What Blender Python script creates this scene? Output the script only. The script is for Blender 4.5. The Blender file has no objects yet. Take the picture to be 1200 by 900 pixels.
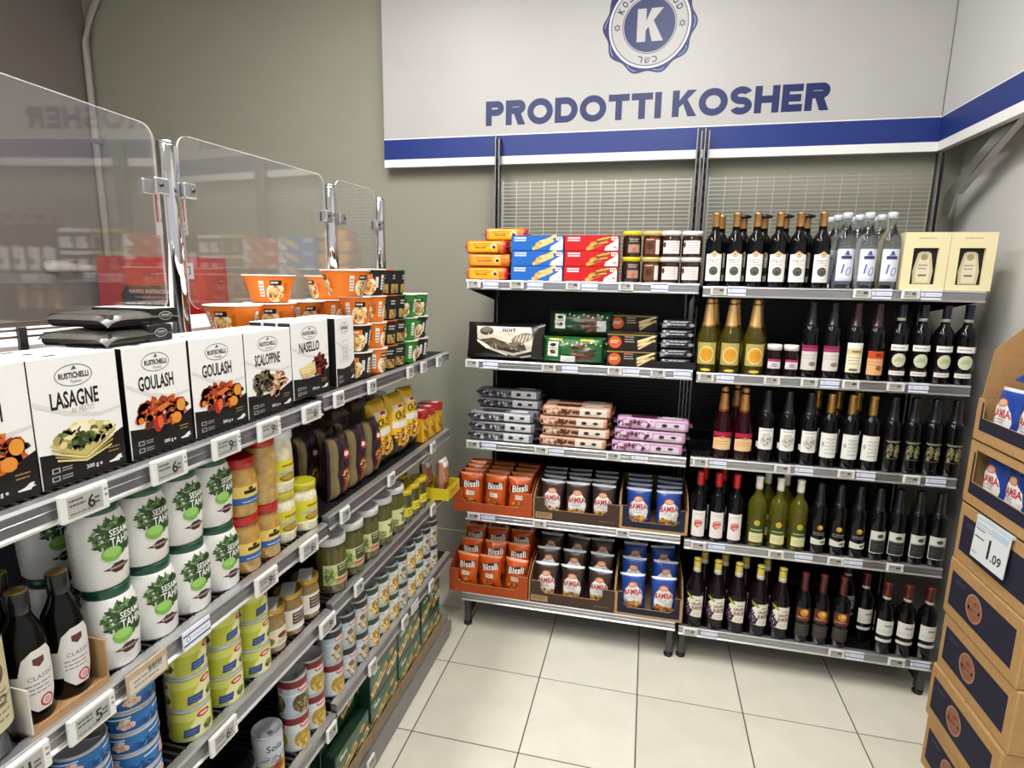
import bpy, math, random
from mathutils import Vector, Matrix, noise
from mathutils.geometry import tessellate_polygon

# ------------------------------------------------------------------ camera, world, lights, exposure
SC = bpy.context.scene
COL = SC.collection
cam_data = bpy.data.cameras.new('camera')
cam_data.sensor_width = 36.0
cam_data.lens = 670.08 / 1200 * 36.0
cam_data.clip_start = 0.02
cam = bpy.data.objects.new('camera', cam_data)
cam.location = (0.7976, -2.2685, 1.6714)
cam.rotation_euler = (math.radians(79.625), math.radians(-0.934), math.radians(13.375))
COL.objects.link(cam)
SC.camera = cam

world = bpy.data.worlds.new('shop_ambient')
SC.world = world
world.use_nodes = True
world.node_tree.nodes['Background'].inputs[0].default_value = (0.98, 0.99, 1.0, 1)
world.node_tree.nodes['Background'].inputs[1].default_value = 0.7

SC.view_settings.view_transform = 'Standard'
SC.view_settings.look = 'None'
SC.view_settings.gamma = 1.0
SC.view_settings.use_curve_mapping = False
SC.view_settings.exposure = 0.0
LAMP_POWER = 60.0          # emission of the ceiling lamp diffusers
LAMPS = [(-0.40, -1.05, 0.16, 1.7), (0.85, -1.05, 0.16, 1.7), (0.25, -2.75, 0.16, 1.1)]   # x, y, width, length

# ------------------------------------------------------------------ colours and materials
def lin(h):
    if isinstance(h, tuple):
        return h
    h = h.lstrip('#')
    return tuple(((v / 12.92) if v <= 0.04045 else ((v + 0.055) / 1.055) ** 2.4)
                 for v in (int(h[i:i + 2], 16) / 255 for i in (0, 2, 4)))

def mk(name, rough=0.5, metal=0.0, coat=0.0, trans=0.0, ior=1.45, bump=0.0, scale=60.0, vary=0.0, spec=0.5, stretch=None, emit=0.0, sub=0.0):
    """node material: base colour from the mesh's own colour layer, with procedural grain and relief"""
    m = bpy.data.materials.new(name)
    m.use_nodes = True
    nt = m.node_tree
    b = nt.nodes['Principled BSDF']
    a = nt.nodes.new('ShaderNodeAttribute')
    a.attribute_name = 'Col'
    src = a.outputs['Color']
    if bump or vary:
        tc = nt.nodes.new('ShaderNodeTexCoord')
        n = nt.nodes.new('ShaderNodeTexNoise')
        n.inputs['Scale'].default_value = scale
        n.inputs['Detail'].default_value = 5
        if stretch:
            mp = nt.nodes.new('ShaderNodeMapping')
            mp.inputs['Scale'].default_value = stretch
            nt.links.new(tc.outputs['Object'], mp.inputs['Vector'])
            nt.links.new(mp.outputs['Vector'], n.inputs['Vector'])
        else:
            nt.links.new(tc.outputs['Object'], n.inputs['Vector'])
        if vary:
            mr = nt.nodes.new('ShaderNodeMapRange')
            mr.inputs['From Min'].default_value = 0.3
            mr.inputs['From Max'].default_value = 0.7
            mr.inputs['To Min'].default_value = 1 - vary
            mr.inputs['To Max'].default_value = 1 + vary
            nt.links.new(n.outputs['Fac'], mr.inputs['Value'])
            mx = nt.nodes.new('ShaderNodeVectorMath')
            mx.operation = 'SCALE'
            nt.links.new(src, mx.inputs[0])
            nt.links.new(mr.outputs['Result'], mx.inputs['Scale'])
            src = mx.outputs['Vector']
        if bump:
            bp = nt.nodes.new('ShaderNodeBump')
            bp.inputs['Strength'].default_value = bump
            bp.inputs['Distance'].default_value = 0.004
            nt.links.new(n.outputs['Fac'], bp.inputs['Height'])
            nt.links.new(bp.outputs['Normal'], b.inputs['Normal'])
    nt.links.new(src, b.inputs['Base Color'])
    b.inputs['Roughness'].default_value = rough
    b.inputs['Metallic'].default_value = metal
    b.inputs['Coat Weight'].default_value = coat
    b.inputs['Coat Roughness'].default_value = 0.08
    b.inputs['Transmission Weight'].default_value = trans
    b.inputs['IOR'].default_value = ior
    b.inputs['Specular IOR Level'].default_value = spec
    if emit:
        nt.links.new(a.outputs['Color'], b.inputs['Emission Color'])
        b.inputs['Emission Strength'].default_value = emit
    return m

M = dict(
    paint=mk('wall_paint', 0.75, bump=0.12, scale=220, vary=0.03),
    tile=mk('floor_tile', 0.38, bump=0.02, scale=7, vary=0.05, spec=0.45),
    grout=mk('floor_grout', 0.9, vary=0.15, scale=30),
    panel=mk('sign_panel', 0.45, vary=0.015, scale=5),
    paper=mk('paper_print', 0.5),
    card=mk('coated_carton', 0.42, spec=0.4),
    kraft=mk('kraft_cardboard', 0.8, bump=0.15, scale=70, vary=0.08),
    gloss=mk('glossy_plastic', 0.28, coat=0.3),
    film=mk('crinkled_film', 0.3, bump=0.55, scale=38, coat=0.2),
    foil=mk('foil', 0.32, metal=0.75, bump=0.25, scale=60),
    dark=mk('dark_bottle_glass', 0.06, spec=0.32),
    wine=mk('tinted_bottle_glass', 0.04, trans=0.75, ior=1.38),
    clear=mk('clear_glass', 0.02, trans=1.0, ior=1.4),
    jar=mk('filled_jar_glass', 0.08, coat=0.8, vary=0.25, scale=55),
    plain=mk('food_surface', 0.5, vary=0.2, scale=50, bump=0.3),
    steel=mk('shelf_steel', 0.35, metal=0.85, bump=0.03, scale=12, stretch=(1, 1, 40)),
    chrome=mk('chrome', 0.07, metal=1.0),
    powder=mk('powder_coated_steel', 0.45, spec=0.4),
    glass=None,
    lamp=mk('lamp_diffuser', 0.5, emit=LAMP_POWER),
)

def screen_glass():
    m = bpy.data.materials.new('clear_acrylic')
    m.use_nodes = True
    nt = m.node_tree
    b = nt.nodes['Principled BSDF']
    b.inputs['Base Color'].default_value = (0.97, 0.98, 0.98, 1)
    b.inputs['Roughness'].default_value = 0.02
    b.inputs['Transmission Weight'].default_value = 1.0
    b.inputs['IOR'].default_value = 1.49
    tr = nt.nodes.new('ShaderNodeBsdfTransparent')
    gl = nt.nodes.new('ShaderNodeBsdfGlossy')
    gl.inputs['Roughness'].default_value = 0.03
    df = nt.nodes.new('ShaderNodeBsdfDiffuse')
    df.inputs['Color'].default_value = (0.75, 0.72, 0.7, 1)
    fr = nt.nodes.new('ShaderNodeFresnel')
    fr.inputs['IOR'].default_value = 1.49
    mx = nt.nodes.new('ShaderNodeMixShader')
    m2 = nt.nodes.new('ShaderNodeMixShader')
    m2.inputs[0].default_value = 0.03          # whitish reflection haze painted in as a small diffuse share
    ge = nt.nodes.new('ShaderNodeNewGeometry')      # thin sheet: the same reflectance from either face
    mr = nt.nodes.new('ShaderNodeMapRange')
    mr.inputs['To Min'].default_value = 1.49
    mr.inputs['To Max'].default_value = 1 / 1.49
    nt.links.new(ge.outputs['Backfacing'], mr.inputs['Value'])
    nt.links.new(mr.outputs['Result'], fr.inputs['IOR'])
    tw = nt.nodes.new('ShaderNodeMath')              # both faces of the sheet mirror
    tw.operation = 'MULTIPLY'
    tw.inputs[1].default_value = 1.9
    tw.use_clamp = True
    nt.links.new(fr.outputs[0], tw.inputs[0])
    nt.links.new(tw.outputs[0], mx.inputs[0])
    nt.links.new(tr.outputs[0], mx.inputs[1])
    nt.links.new(gl.outputs[0], mx.inputs[2])
    nt.links.new(mx.outputs[0], m2.inputs[1])
    nt.links.new(df.outputs[0], m2.inputs[2])
    nt.links.new(m2.outputs[0], nt.nodes['Material Output'].inputs['Surface'])
    return m
M['glass'] = screen_glass()

# ------------------------------------------------------------------ mesh building
class MB:
    def __init__(s):
        s.v, s.f, s.c, s.s = [], [], [], []
    def add(s, vs, fs, col, smooth=False):
        b = len(s.v)
        s.v += [tuple(p) for p in vs]
        one = not isinstance(col, list)
        if one:
            col = lin(col)
        for i, f in enumerate(fs):
            s.f.append(tuple(b + k for k in f))
            s.c.append(col if one else lin(col[i]))
            s.s.append(smooth)
        return s
    def box(s, x0, x1, y0, y1, z0, z1, col, c=0.0):
        """box, with chamfered edges when c > 0; col one colour or a dict of face colours (keys -x +x -y +y -z +z, and *)"""
        if c <= 0:
            vs = [(x, y, z) for x in (x0, x1) for y in (y0, y1) for z in (z0, z1)]
            fs = [(0, 1, 3, 2), (4, 6, 7, 5), (0, 4, 5, 1), (2, 3, 7, 6), (0, 2, 6, 4), (1, 5, 7, 3)]
            if isinstance(col, dict):
                col = [col.get(k, col['*']) for k in ('-x', '+x', '-y', '+y', '-z', '+z')]
            return s.add(vs, fs, col)
        vs, idx = [], {}
        for i, x in enumerate((x0, x1)):
            for j, y in enumerate((y0, y1)):
                for k, z in enumerate((z0, z1)):
                    sx, sy, sz = (c, -c)[i], (c, -c)[j], (c, -c)[k]
                    for ax, p in enumerate(((x, y + sy, z + sz), (x + sx, y, z + sz), (x + sx, y + sy, z))):
                        idx[i, j, k, ax] = len(vs)
                        vs.append(p)
        fs, cs = [], []
        g = (lambda k: col.get(k, col['*'])) if isinstance(col, dict) else (lambda k: col)
        def q(ax, a, order):
            fs.append(tuple(idx[t + (ax,)] for t in order))
            cs.append(g(a))
        q(0, '-x', [(0, 0, 0), (0, 0, 1), (0, 1, 1), (0, 1, 0)])
        q(0, '+x', [(1, 0, 0), (1, 1, 0), (1, 1, 1), (1, 0, 1)])
        q(1, '-y', [(0, 0, 0), (1, 0, 0), (1, 0, 1), (0, 0, 1)])
        q(1, '+y', [(0, 1, 0), (0, 1, 1), (1, 1, 1), (1, 1, 0)])
        q(2, '-z', [(0, 0, 0), (0, 1, 0), (1, 1, 0), (1, 0, 0)])
        q(2, '+z', [(0, 0, 1), (1, 0, 1), (1, 1, 1), (0, 1, 1)])
        for a in (0, 1):
            for b2 in (0, 1):
                fs.append((idx[a, b2, 0, 0], idx[a, b2, 1, 0], idx[a, b2, 1, 1], idx[a, b2, 0, 1]))
                fs.append((idx[a, 0, b2, 0], idx[a, 1, b2, 0], idx[a, 1, b2, 2], idx[a, 0, b2, 2]))
                fs.append((idx[0, a, b2, 1], idx[1, a, b2, 1], idx[1, a, b2, 2], idx[0, a, b2, 2]))
                cs += [g('*')] * 3
        for i in (0, 1):
            for j in (0, 1):
                for k in (0, 1):
                    fs.append((idx[i, j, k, 0], idx[i, j, k, 1], idx[i, j, k, 2]))
                    cs.append(g('*'))
        return s.add(vs, fs, cs)
    def lathe(s, prof, n, col, cx=0.0, cy=0.0, smooth=True):
        """surface of revolution; prof is (r, z) or (r, z, colour of the band that starts there)"""
        vs, rows = [], []
        for p in prof:
            r, z = p[0], p[1]
            if r < 1e-6:
                rows.append([len(vs)])
                vs.append((cx, cy, z))
            else:
                rows.append(list(range(len(vs), len(vs) + n)))
                vs += [(cx + r * math.sin(6.28318 * i / n), cy - r * math.cos(6.28318 * i / n), z) for i in range(n)]
        fs, cs = [], []
        for k in range(len(rows) - 1):
            a, b = rows[k], rows[k + 1]
            cc = prof[k][2] if len(prof[k]) > 2 else col
            for i in range(n):
                j = (i + 1) % n
                if len(a) == 1 and len(b) == 1:
                    continue
                f = (a[0], b[j], b[i]) if len(a) == 1 else (a[i], a[j], b[0]) if len(b) == 1 else (a[i], a[j], b[j], b[i])
                fs.append(f)
                cs.append(cc)
        return s.add(vs, fs, cs, smooth)
    def tube(s, pts, r, n, col, smooth=True):
        pts = [Vector(p) for p in pts]
        vs, fs = [], []
        for i, p in enumerate(pts):
            d = (pts[min(i + 1, len(pts) - 1)] - pts[max(i - 1, 0)]).normalized()
            u = d.cross(Vector((0.31, 0.27, 0.91)) if abs(d.z) < 0.9 else Vector((1, 0.1, 0))).normalized()
            w = d.cross(u)
            vs += [p + u * r * math.cos(6.28318 * k / n) + w * r * math.sin(6.28318 * k / n) for k in range(n)]
        for i in range(len(pts) - 1):
            fs += [(i * n + k, i * n + (k + 1) % n, (i + 1) * n + (k + 1) % n, (i + 1) * n + k) for k in range(n)]
        fs += [tuple(range(n))[::-1], tuple((len(pts) - 1) * n + k for k in range(n))]
        return s.add(vs, fs, col, smooth)
    def prism(s, poly, a0, a1, col, axis='x'):
        """polygon extruded along an axis; poly in the other two coordinates (x: y,z; y: x,z; z: x,y)"""
        n = len(poly)
        def P(a, p):
            return (a, p[0], p[1]) if axis == 'x' else (p[0], a, p[1]) if axis == 'y' else (p[0], p[1], a)
        vs = [P(a0, p) for p in poly] + [P(a1, p) for p in poly]
        fs = [tuple(range(n))[::-1], tuple(range(n, 2 * n))] + [(i, (i + 1) % n, n + (i + 1) % n, n + i) for i in range(n)]
        return s.add(vs, fs, col)
    def grid(s, nu, nv, fn, colfn, smooth=True):
        vs = [fn(i / nu, j / nv) for j in range(nv + 1) for i in range(nu + 1)]
        fs, cs = [], []
        for j in range(nv):
            for i in range(nu):
                a = j * (nu + 1) + i
                fs.append((a, a + 1, a + nu + 2, a + nu + 1))
                cs.append(colfn((i + 0.5) / nu, (j + 0.5) / nv) if callable(colfn) else colfn)
        return s.add(vs, fs, cs, smooth)
    def mesh(s, name, mat):
        me = bpy.data.meshes.new(name)
        me.from_pydata(s.v, [], s.f)
        me.materials.append(M[mat] if isinstance(mat, str) else mat)
        me.polygons.foreach_set('use_smooth', s.s)
        at = me.color_attributes.new('Col', 'FLOAT_COLOR', 'CORNER')
        buf = []
        for f, c in zip(s.f, s.c):
            buf += (c[0], c[1], c[2], 1.0) * len(f)
        at.data.foreach_set('color', buf)
        me.update()
        return me

# ------------------------------------------------------------------ flat print, laid on real surfaces as thin layers of coloured shapes
_glyph = {}
def glyphs(s, bold):
    k = (s, bold)
    if k not in _glyph:
        c = bpy.data.curves.new('type', 'FONT')
        c.body = s
        c.resolution_u = 2
        c.offset = bold
        o = bpy.data.objects.new('type', c)
        me = o.to_mesh()
        me.calc_loop_triangles()
        vs = [(v.co.x, v.co.y) for v in me.vertices]
        ts = [tuple(vs[i] for i in t.vertices) for t in me.loop_triangles]
        o.to_mesh_clear()
        bpy.data.objects.remove(o)
        bpy.data.curves.remove(c)
        _glyph[k] = ts
    return _glyph[k]

class Art:
    def __init__(s):
        s.t, s.n = [], 0
    def tri(s, tris, col):
        s.n += 1
        s.t.append((s.n, lin(col), tris))
        return s
    def rect(s, x0, y0, x1, y1, col):
        return s.tri([((x0, y0), (x1, y0), (x1, y1)), ((x0, y0), (x1, y1), (x0, y1))], col)
    def poly(s, pts, col):
        ix = tessellate_polygon([[Vector((p[0], p[1], 0)) for p in pts]])
        return s.tri([tuple(pts[i] for i in t) for t in ix], col)
    def ell(s, cx, cy, rx, ry, col, n=20, rot=0.0):
        c, d = math.cos(rot), math.sin(rot)
        p = [(cx + rx * math.cos(6.28318 * i / n) * c - ry * math.sin(6.28318 * i / n) * d,
              cy + rx * math.cos(6.28318 * i / n) * d + ry * math.sin(6.28318 * i / n) * c) for i in range(n)]
        return s.tri([(p[0], p[i], p[i + 1]) for i in range(1, n - 1)], col)
    def ring(s, cx, cy, rx, ry, w, col, n=24):
        t = []
        for i in range(n):
            a, b = 6.28318 * i / n, 6.28318 * (i + 1) / n
            q = [(cx + (rx - k) * math.cos(g), cy + (ry - k) * math.sin(g)) for g in (a, b) for k in (0, w)]
            t += [(q[0], q[2], q[3]), (q[0], q[3], q[1])]
        return s.tri(t, col)
    def text(s, txt, cx, cy, h, col, w=None, bold=0.0, rot=0.0, shear=0.0, al='c'):
        """cap height h, centred on (cx, cy); w squeezes it to a width"""
        ts = glyphs(txt, bold)
        xs = [p[0] for t in ts for p in t]
        if not xs:
            return s
        x0, x1 = min(xs), max(xs)
        ky = h / 0.69
        kx = w / (x1 - x0) if w else ky
        c, d = math.cos(rot), math.sin(rot)
        off = {'c': (x0 + x1) / 2, 'l': x0, 'r': x1}[al]
        def T(p):
            x, y = (p[0] - off) * kx, (p[1] - 0.345) * ky
            x += shear * y
            return (cx + x * c - y * d, cy + x * d + y * c)
        return s.tri([tuple(T(p) for p in t) for t in ts], col)
    def lines(s, x0, x1, y, dy, n, col, h=0.0012, seed=1):
        """small print too fine to read: broken strokes"""
        r = random.Random(seed)
        t = []
        for k in range(n):
            x, yy = x0, y - k * dy
            e = x1 - r.random() * 0.25 * (x1 - x0)
            while x < e:
                q = min(e, x + (x1 - x0) * r.uniform(0.08, 0.25))
                t += [((x, yy), (q, yy), (q, yy + h)), ((x, yy), (q, yy + h), (x, yy + h))]
                x = q + (x1 - x0) * 0.03
        return s.tri(t, col)
    def pile(s, cx, cy, rx, ry, cols, n, size, seed=1, el=1.0):
        """printed food picture: many small irregular pieces inside an ellipse, far ones first"""
        r = random.Random(seed)
        pts = []
        for _ in range(n):
            a, q = r.uniform(0, 6.283), math.sqrt(r.random())
            pts.append((cx + rx * q * math.cos(a), cy + ry * q * math.sin(a)))
        pts.sort(key=lambda p: -p[1])
        k = max(1, n // 8)
        for i in range(0, n, k):
            by = {}
            for p in pts[i:i + k]:
                m, z, ro = r.randint(5, 7), size * r.uniform(0.7, 1.25), r.uniform(0, 3.1)
                e = r.uniform(0.5, 0.95) * el
                P = []
                for j in range(m):
                    a = 6.283 * j / m
                    u, v = z * math.cos(a) * r.uniform(0.8, 1.1), z * e * math.sin(a) * r.uniform(0.8, 1.1)
                    P.append((p[0] + u * math.cos(ro) - v * math.sin(ro), p[1] + u * math.sin(ro) + v * math.cos(ro)))
                by.setdefault(r.choice(cols), []).extend((P[0], P[j], P[j + 1]) for j in range(1, m - 1))
            s.n += 1
            for c, t in by.items():
                s.t.append((s.n, lin(c), t))
        return s
    def shift(s, dx, dy):
        s.t = [(n, c, [tuple((p[0] + dx, p[1] + dy) for p in t) for t in ts]) for n, c, ts in s.t]
        return s
    def lay(s, fn, mx=None, my=None, eps=0.00016, base=0.00025, mb=None):
        """map the print onto a surface; fn(u, v, lift) -> point; pieces longer than mx, my are cut"""
        mb = mb or MB()
        lay, prev = [], []
        for n, col, ts in s.t:                    # as few layers as the overlaps need
            xs, ys = [p[0] for t in ts for p in t] or [0], [p[1] for t in ts for p in t] or [0]
            q = (min(xs), min(ys), max(xs), max(ys))
            k = 1
            for m, w, pn in prev:
                if m + (n != pn) > k and w[0] < q[2] and q[0] < w[2] and w[1] < q[3] and q[1] < w[3]:
                    k = m + (n != pn)
            prev.append((k, q, n))
            lay.append((k, col, ts))
        eps = min(eps, 0.0016 / max([1] + [k for k, _, _ in lay]))
        for n, col, ts in lay:
            st = list(ts)
            out = []
            while st:
                t = st.pop()
                if mx or my:
                    best, bl = None, 1.0
                    for i in range(3):
                        a, b = t[i], t[(i + 1) % 3]
                        l = max(abs(a[0] - b[0]) / mx if mx else 0, abs(a[1] - b[1]) / my if my else 0)
                        if l > bl:
                            best, bl = i, l
                    if best is not None:
                        a, b, c = t[best], t[(best + 1) % 3], t[(best + 2) % 3]
                        m = ((a[0] + b[0]) / 2, (a[1] + b[1]) / 2)
                        st += [(a, m, c), (m, b, c)]
                        continue
                out.append(t)
            vi, vs, fs = {}, [], []
            for t in out:
                f = []
                if abs((t[1][0] - t[0][0]) * (t[2][1] - t[0][1]) - (t[2][0] - t[0][0]) * (t[1][1] - t[0][1])) < 1e-12:
                    continue
                if (t[1][0] - t[0][0]) * (t[2][1] - t[0][1]) - (t[2][0] - t[0][0]) * (t[1][1] - t[0][1]) < 0:
                    t = (t[0], t[2], t[1])
                for p in t:
                    if p not in vi:
                        vi[p] = len(vs)
                        vs.append(fn(p[0], p[1], base + n * eps))
                    f.append(vi[p])
                fs.append(f)
            mb.add(vs, fs, col)
        return mb

def patches(art):
    """split a print into its separate labels: shapes whose outlines overlap stay together"""
    gs = []
    for n, col, ts in art.t:
        if not ts:
            continue
        xs, ys = [p[0] for t in ts for p in t], [p[1] for t in ts for p in t]
        q = [min(xs), min(ys), max(xs), max(ys), [(n, col, ts)]]
        keep = []
        for g in gs:
            if g[0] <= q[2] + .0005 and q[0] <= g[2] + .0005 and g[1] <= q[3] + .0005 and q[1] <= g[3] + .0005:
                q = [min(q[0], g[0]), min(q[1], g[1]), max(q[2], g[2]), max(q[3], g[3]), g[4] + q[4]]
            else:
                keep.append(g)
        gs = keep + [q]
    out = []
    for g in gs:
        p = Art()
        p.n = art.n
        p.t = sorted(g[4], key=lambda k: k[0])
        out.append(p)
    return out
def flat(y):
    return lambda u, v, e: (u, y - e, v)
def flat_top(z):
    return lambda u, v, e: (u, v, z + e)
def flat_left(x):          # on a face that looks towards -x; u runs towards -y (to the right as one faces it)
    return lambda u, v, e: (x - e, -u, v)
def flat_right(x):
    return lambda u, v, e: (x + e, u, v)
def wrap(prof):
    pr = sorted([(p[1], p[0]) for p in prof if p[0] > 1e-6])
    def R(z):
        for (a, ra), (b, rb) in zip(pr, pr[1:]):
            if a <= z <= b and b > a:
                return ra + (rb - ra) * (z - a) / (b - a)
        return pr[-1][1] if z > pr[-1][0] else pr[0][1]
    r0 = max(p[0] for p in prof)
    def fn(u, v, e):
        r, a = R(v) + e, u / r0
        return (r * math.sin(a), -r * math.cos(a), v)
    return fn

# ------------------------------------------------------------------ things and parts
def obj(name, me, parent=None, label=None, loc=None, rz=0.0):
    o = bpy.data.objects.new(name, me)
    COL.objects.link(o)
    if parent:
        o.parent = parent
    if label:
        o['label'] = label
    if loc:
        o.location = loc
    if rz:
        o.rotation_euler = (0, 0, rz)
    return o
def thing(name, label, cat, loc=(0, 0, 0), rz=0.0, group=None, rot=None):
    o = bpy.data.objects.new(name, None)
    o.empty_display_size = 0.05
    COL.objects.link(o)
    o.location = loc
    o.rotation_euler = rot if rot else (0, 0, rz)
    o['label'] = label
    o['category'] = cat
    if group:
        o['group'] = group
    return o
def put(spec, name, label, cat, loc, rz=0.0, group=None, rot=None):
    """one instance of a kind: spec is [(part name, mesh, label or None, [sub-parts])]; instances share mesh data"""
    o = thing(name, label, cat, loc, rz, group, rot)
    def kids(ps, par):
        for p in ps:
            c = obj(p[0], p[1], par, p[2] if len(p) > 2 else None)
            if len(p) > 3:
                kids(p[3], c)
    kids(spec, o)
    return o
def struct(name, mb, mat, parent=None):
    o = obj(name, mb.mesh(name, mat), parent)
    if not parent:
        o['kind'] = 'structure'
    return o
PI = math.pi
RX = PI / 2               # turns a front that looks at -y towards the aisle side +x
ORD = ['leftmost', 'second from left', 'third from left', 'fourth from left', 'fifth from left', 'sixth from left', 'seventh from left', 'eighth from left', 'ninth from left', 'tenth from left']
def nth(i, n):
    return 'rightmost' if i == n - 1 and n > 1 else ('middle' if n == 3 and i == 1 else ORD[i])
NEAR = ['nearest', 'second nearest', 'third nearest', 'fourth nearest', 'fifth nearest', 'sixth nearest', 'seventh nearest', 'eighth nearest', 'ninth nearest', 'tenth nearest', 'eleventh nearest', 'twelfth nearest', 'thirteenth nearest', 'fourteenth nearest']
def near(i, n):
    return 'farthest' if i == n - 1 and n > 1 else NEAR[i]
TIER = {1: [''], 2: ['bottom', 'top'], 3: ['bottom', 'middle', 'top'], 4: ['bottom', 'second', 'third', 'top'], 5: ['bottom', 'second', 'third', 'fourth', 'top']}

# ------------------------------------------------------------------ the room
WALL, WALL_L = '#939182', '#756d66'  # the left wall's shade is put into its darker colour
floor = MB()
T, TX, TY = 0.409, 0.025, -0.115          # tile pitch and one joint crossing
X0, X1, Y0, Y1 = TX - T, TX + 5 * T, TY - 4 * T, TY + 2 * T
floor.box(-3.2, 3.6, -5.2, 0.9, -0.06, -0.0035, '#4a463f')
for a in ((-3.2, X0, -5.2, 0.9), (X1, 3.6, -5.2, 0.9), (X0, X1, -5.2, Y0), (X0, X1, Y1, 0.9)):
    floor.box(a[0], a[1], a[2], a[3], -0.0034, 0, '#d9d4c3')
fl = struct('floor', floor, 'tile')
tb = MB().box(-T / 2 + 0.0022, T / 2 - 0.0022, -T / 2 + 0.0022, T / 2 - 0.0022, -0.0034, 0.0, '#d6d0bd', 0.0012)
tm = [MB().box(-T / 2 + 0.0022, T / 2 - 0.0022, -T / 2 + 0.0022, T / 2 - 0.0022, -0.0034, 0.0, c, 0.0012).mesh('tile', 'tile') for c in ('#ded9c9', '#dad5c4', '#e0dccd')]
rnd = random.Random(4)
for i in range(6):
    for j in range(6):
        o = obj('tile', rnd.choice(tm), fl, None, (X0 + (i + 0.5) * T, Y0 + (j + 0.5) * T, 0))

def wall(name, b, col=WALL):
    return struct(name, MB().box(*b, col), 'paint')
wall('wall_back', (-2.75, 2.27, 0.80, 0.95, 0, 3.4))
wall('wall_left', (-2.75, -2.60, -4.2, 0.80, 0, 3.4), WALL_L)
wall('wall_right', (2.12, 2.27, -1.4, 0.80, 0, 3.4), '#c9c6c0')  # right wall colour lightened to stand in for light falling on it
wall('ceiling', (-2.75, 3.6, -5.2, 0.95, 3.4, 3.5), '#e6e3dc')
struct('baseboard_back', MB().box(-2.6, 2.12, 0.788, 0.80, 0, 0.185, {'*': '#97928a', '+z': '#cfcbc2'}, 0.003), 'powder')
# conduit running down the far corner
mb = MB().tube([(-2.40, 0.765, 3.4), (-2.42, 0.765, 3.30), (-2.52, 0.765, 3.16), (-2.565, 0.765, 3.02), (-2.57, 0.765, 2.9), (-2.57, 0.765, 0.2)], 0.02, 10, '#a39b90')
t = thing('corner_conduit', 'grey painted conduit pipe running down the far wall corner', 'pipe')
obj('pipe', mb.mesh('pipe', 'powder'), t)
for z in (2.45, 1.2):
    obj('pipe_clip', MB().box(-2.598, -2.54, 0.74, 0.798, z, z + 0.025, '#8b847a', 0.003).mesh('pipe_clip', 'powder'), t)

# ceiling lamps: the room's light
for i, (x, y, w, l) in enumerate(LAMPS):
    t = thing('ceiling_lamp', ['linear ceiling lamp above the food gondola', 'linear ceiling lamp above the aisle and carton stack', 'short linear ceiling lamp behind the photographer over the aisle'][i], 'lamp', (x, y, 3.4))
    obj('housing', MB().box(-w / 2 - 0.02, w / 2 + 0.02, -l / 2 - 0.02, l / 2 + 0.02, -0.07, -0.001, '#dddddd', 0.004).mesh('housing', 'powder'), t)
    obj('diffuser', MB().box(-w / 2, w / 2, -l / 2, l / 2, -0.082, -0.071, '#fdfcfb').mesh('diffuser', 'lamp'), t)

# ------------------------------------------------------------------ the big sign over the shelves
NAVY, WHITE = '#142259', '#b4b2af'
SY = 0.73
t = thing('wall_sign', 'large white wall sign with navy stripe reading PRODOTTI KOSHER', 'sign', (0, SY, 0))
obj('board', MB().box(-0.632, 1.986, 0.0, 0.03, 2.252, 3.22, WHITE, 0.002).mesh('board', 'panel'), t)
obj('border', Art().rect(-0.632, 2.2525, 1.986, 2.2915, '#f0eeea').rect(-0.632, 2.3925, 1.986, 2.397, '#f0eeea').lay(flat(0.0)).mesh('border', 'panel'), t, 'bright white edge lines')
obj('stripe', Art().rect(-0.632, 2.292, 1.986, 2.392, '#182f78').lay(flat(0.0)).mesh('stripe', 'panel'), t, 'navy blue stripe')
for k, x in enumerate((-0.3, 0.35, 1.1, 1.65)):
    obj('standoff', MB().box(x, x + 0.05, 0.0305, 0.069, 2.4, 3.1, '#777777').mesh('standoff', 'powder'), t)
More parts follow.
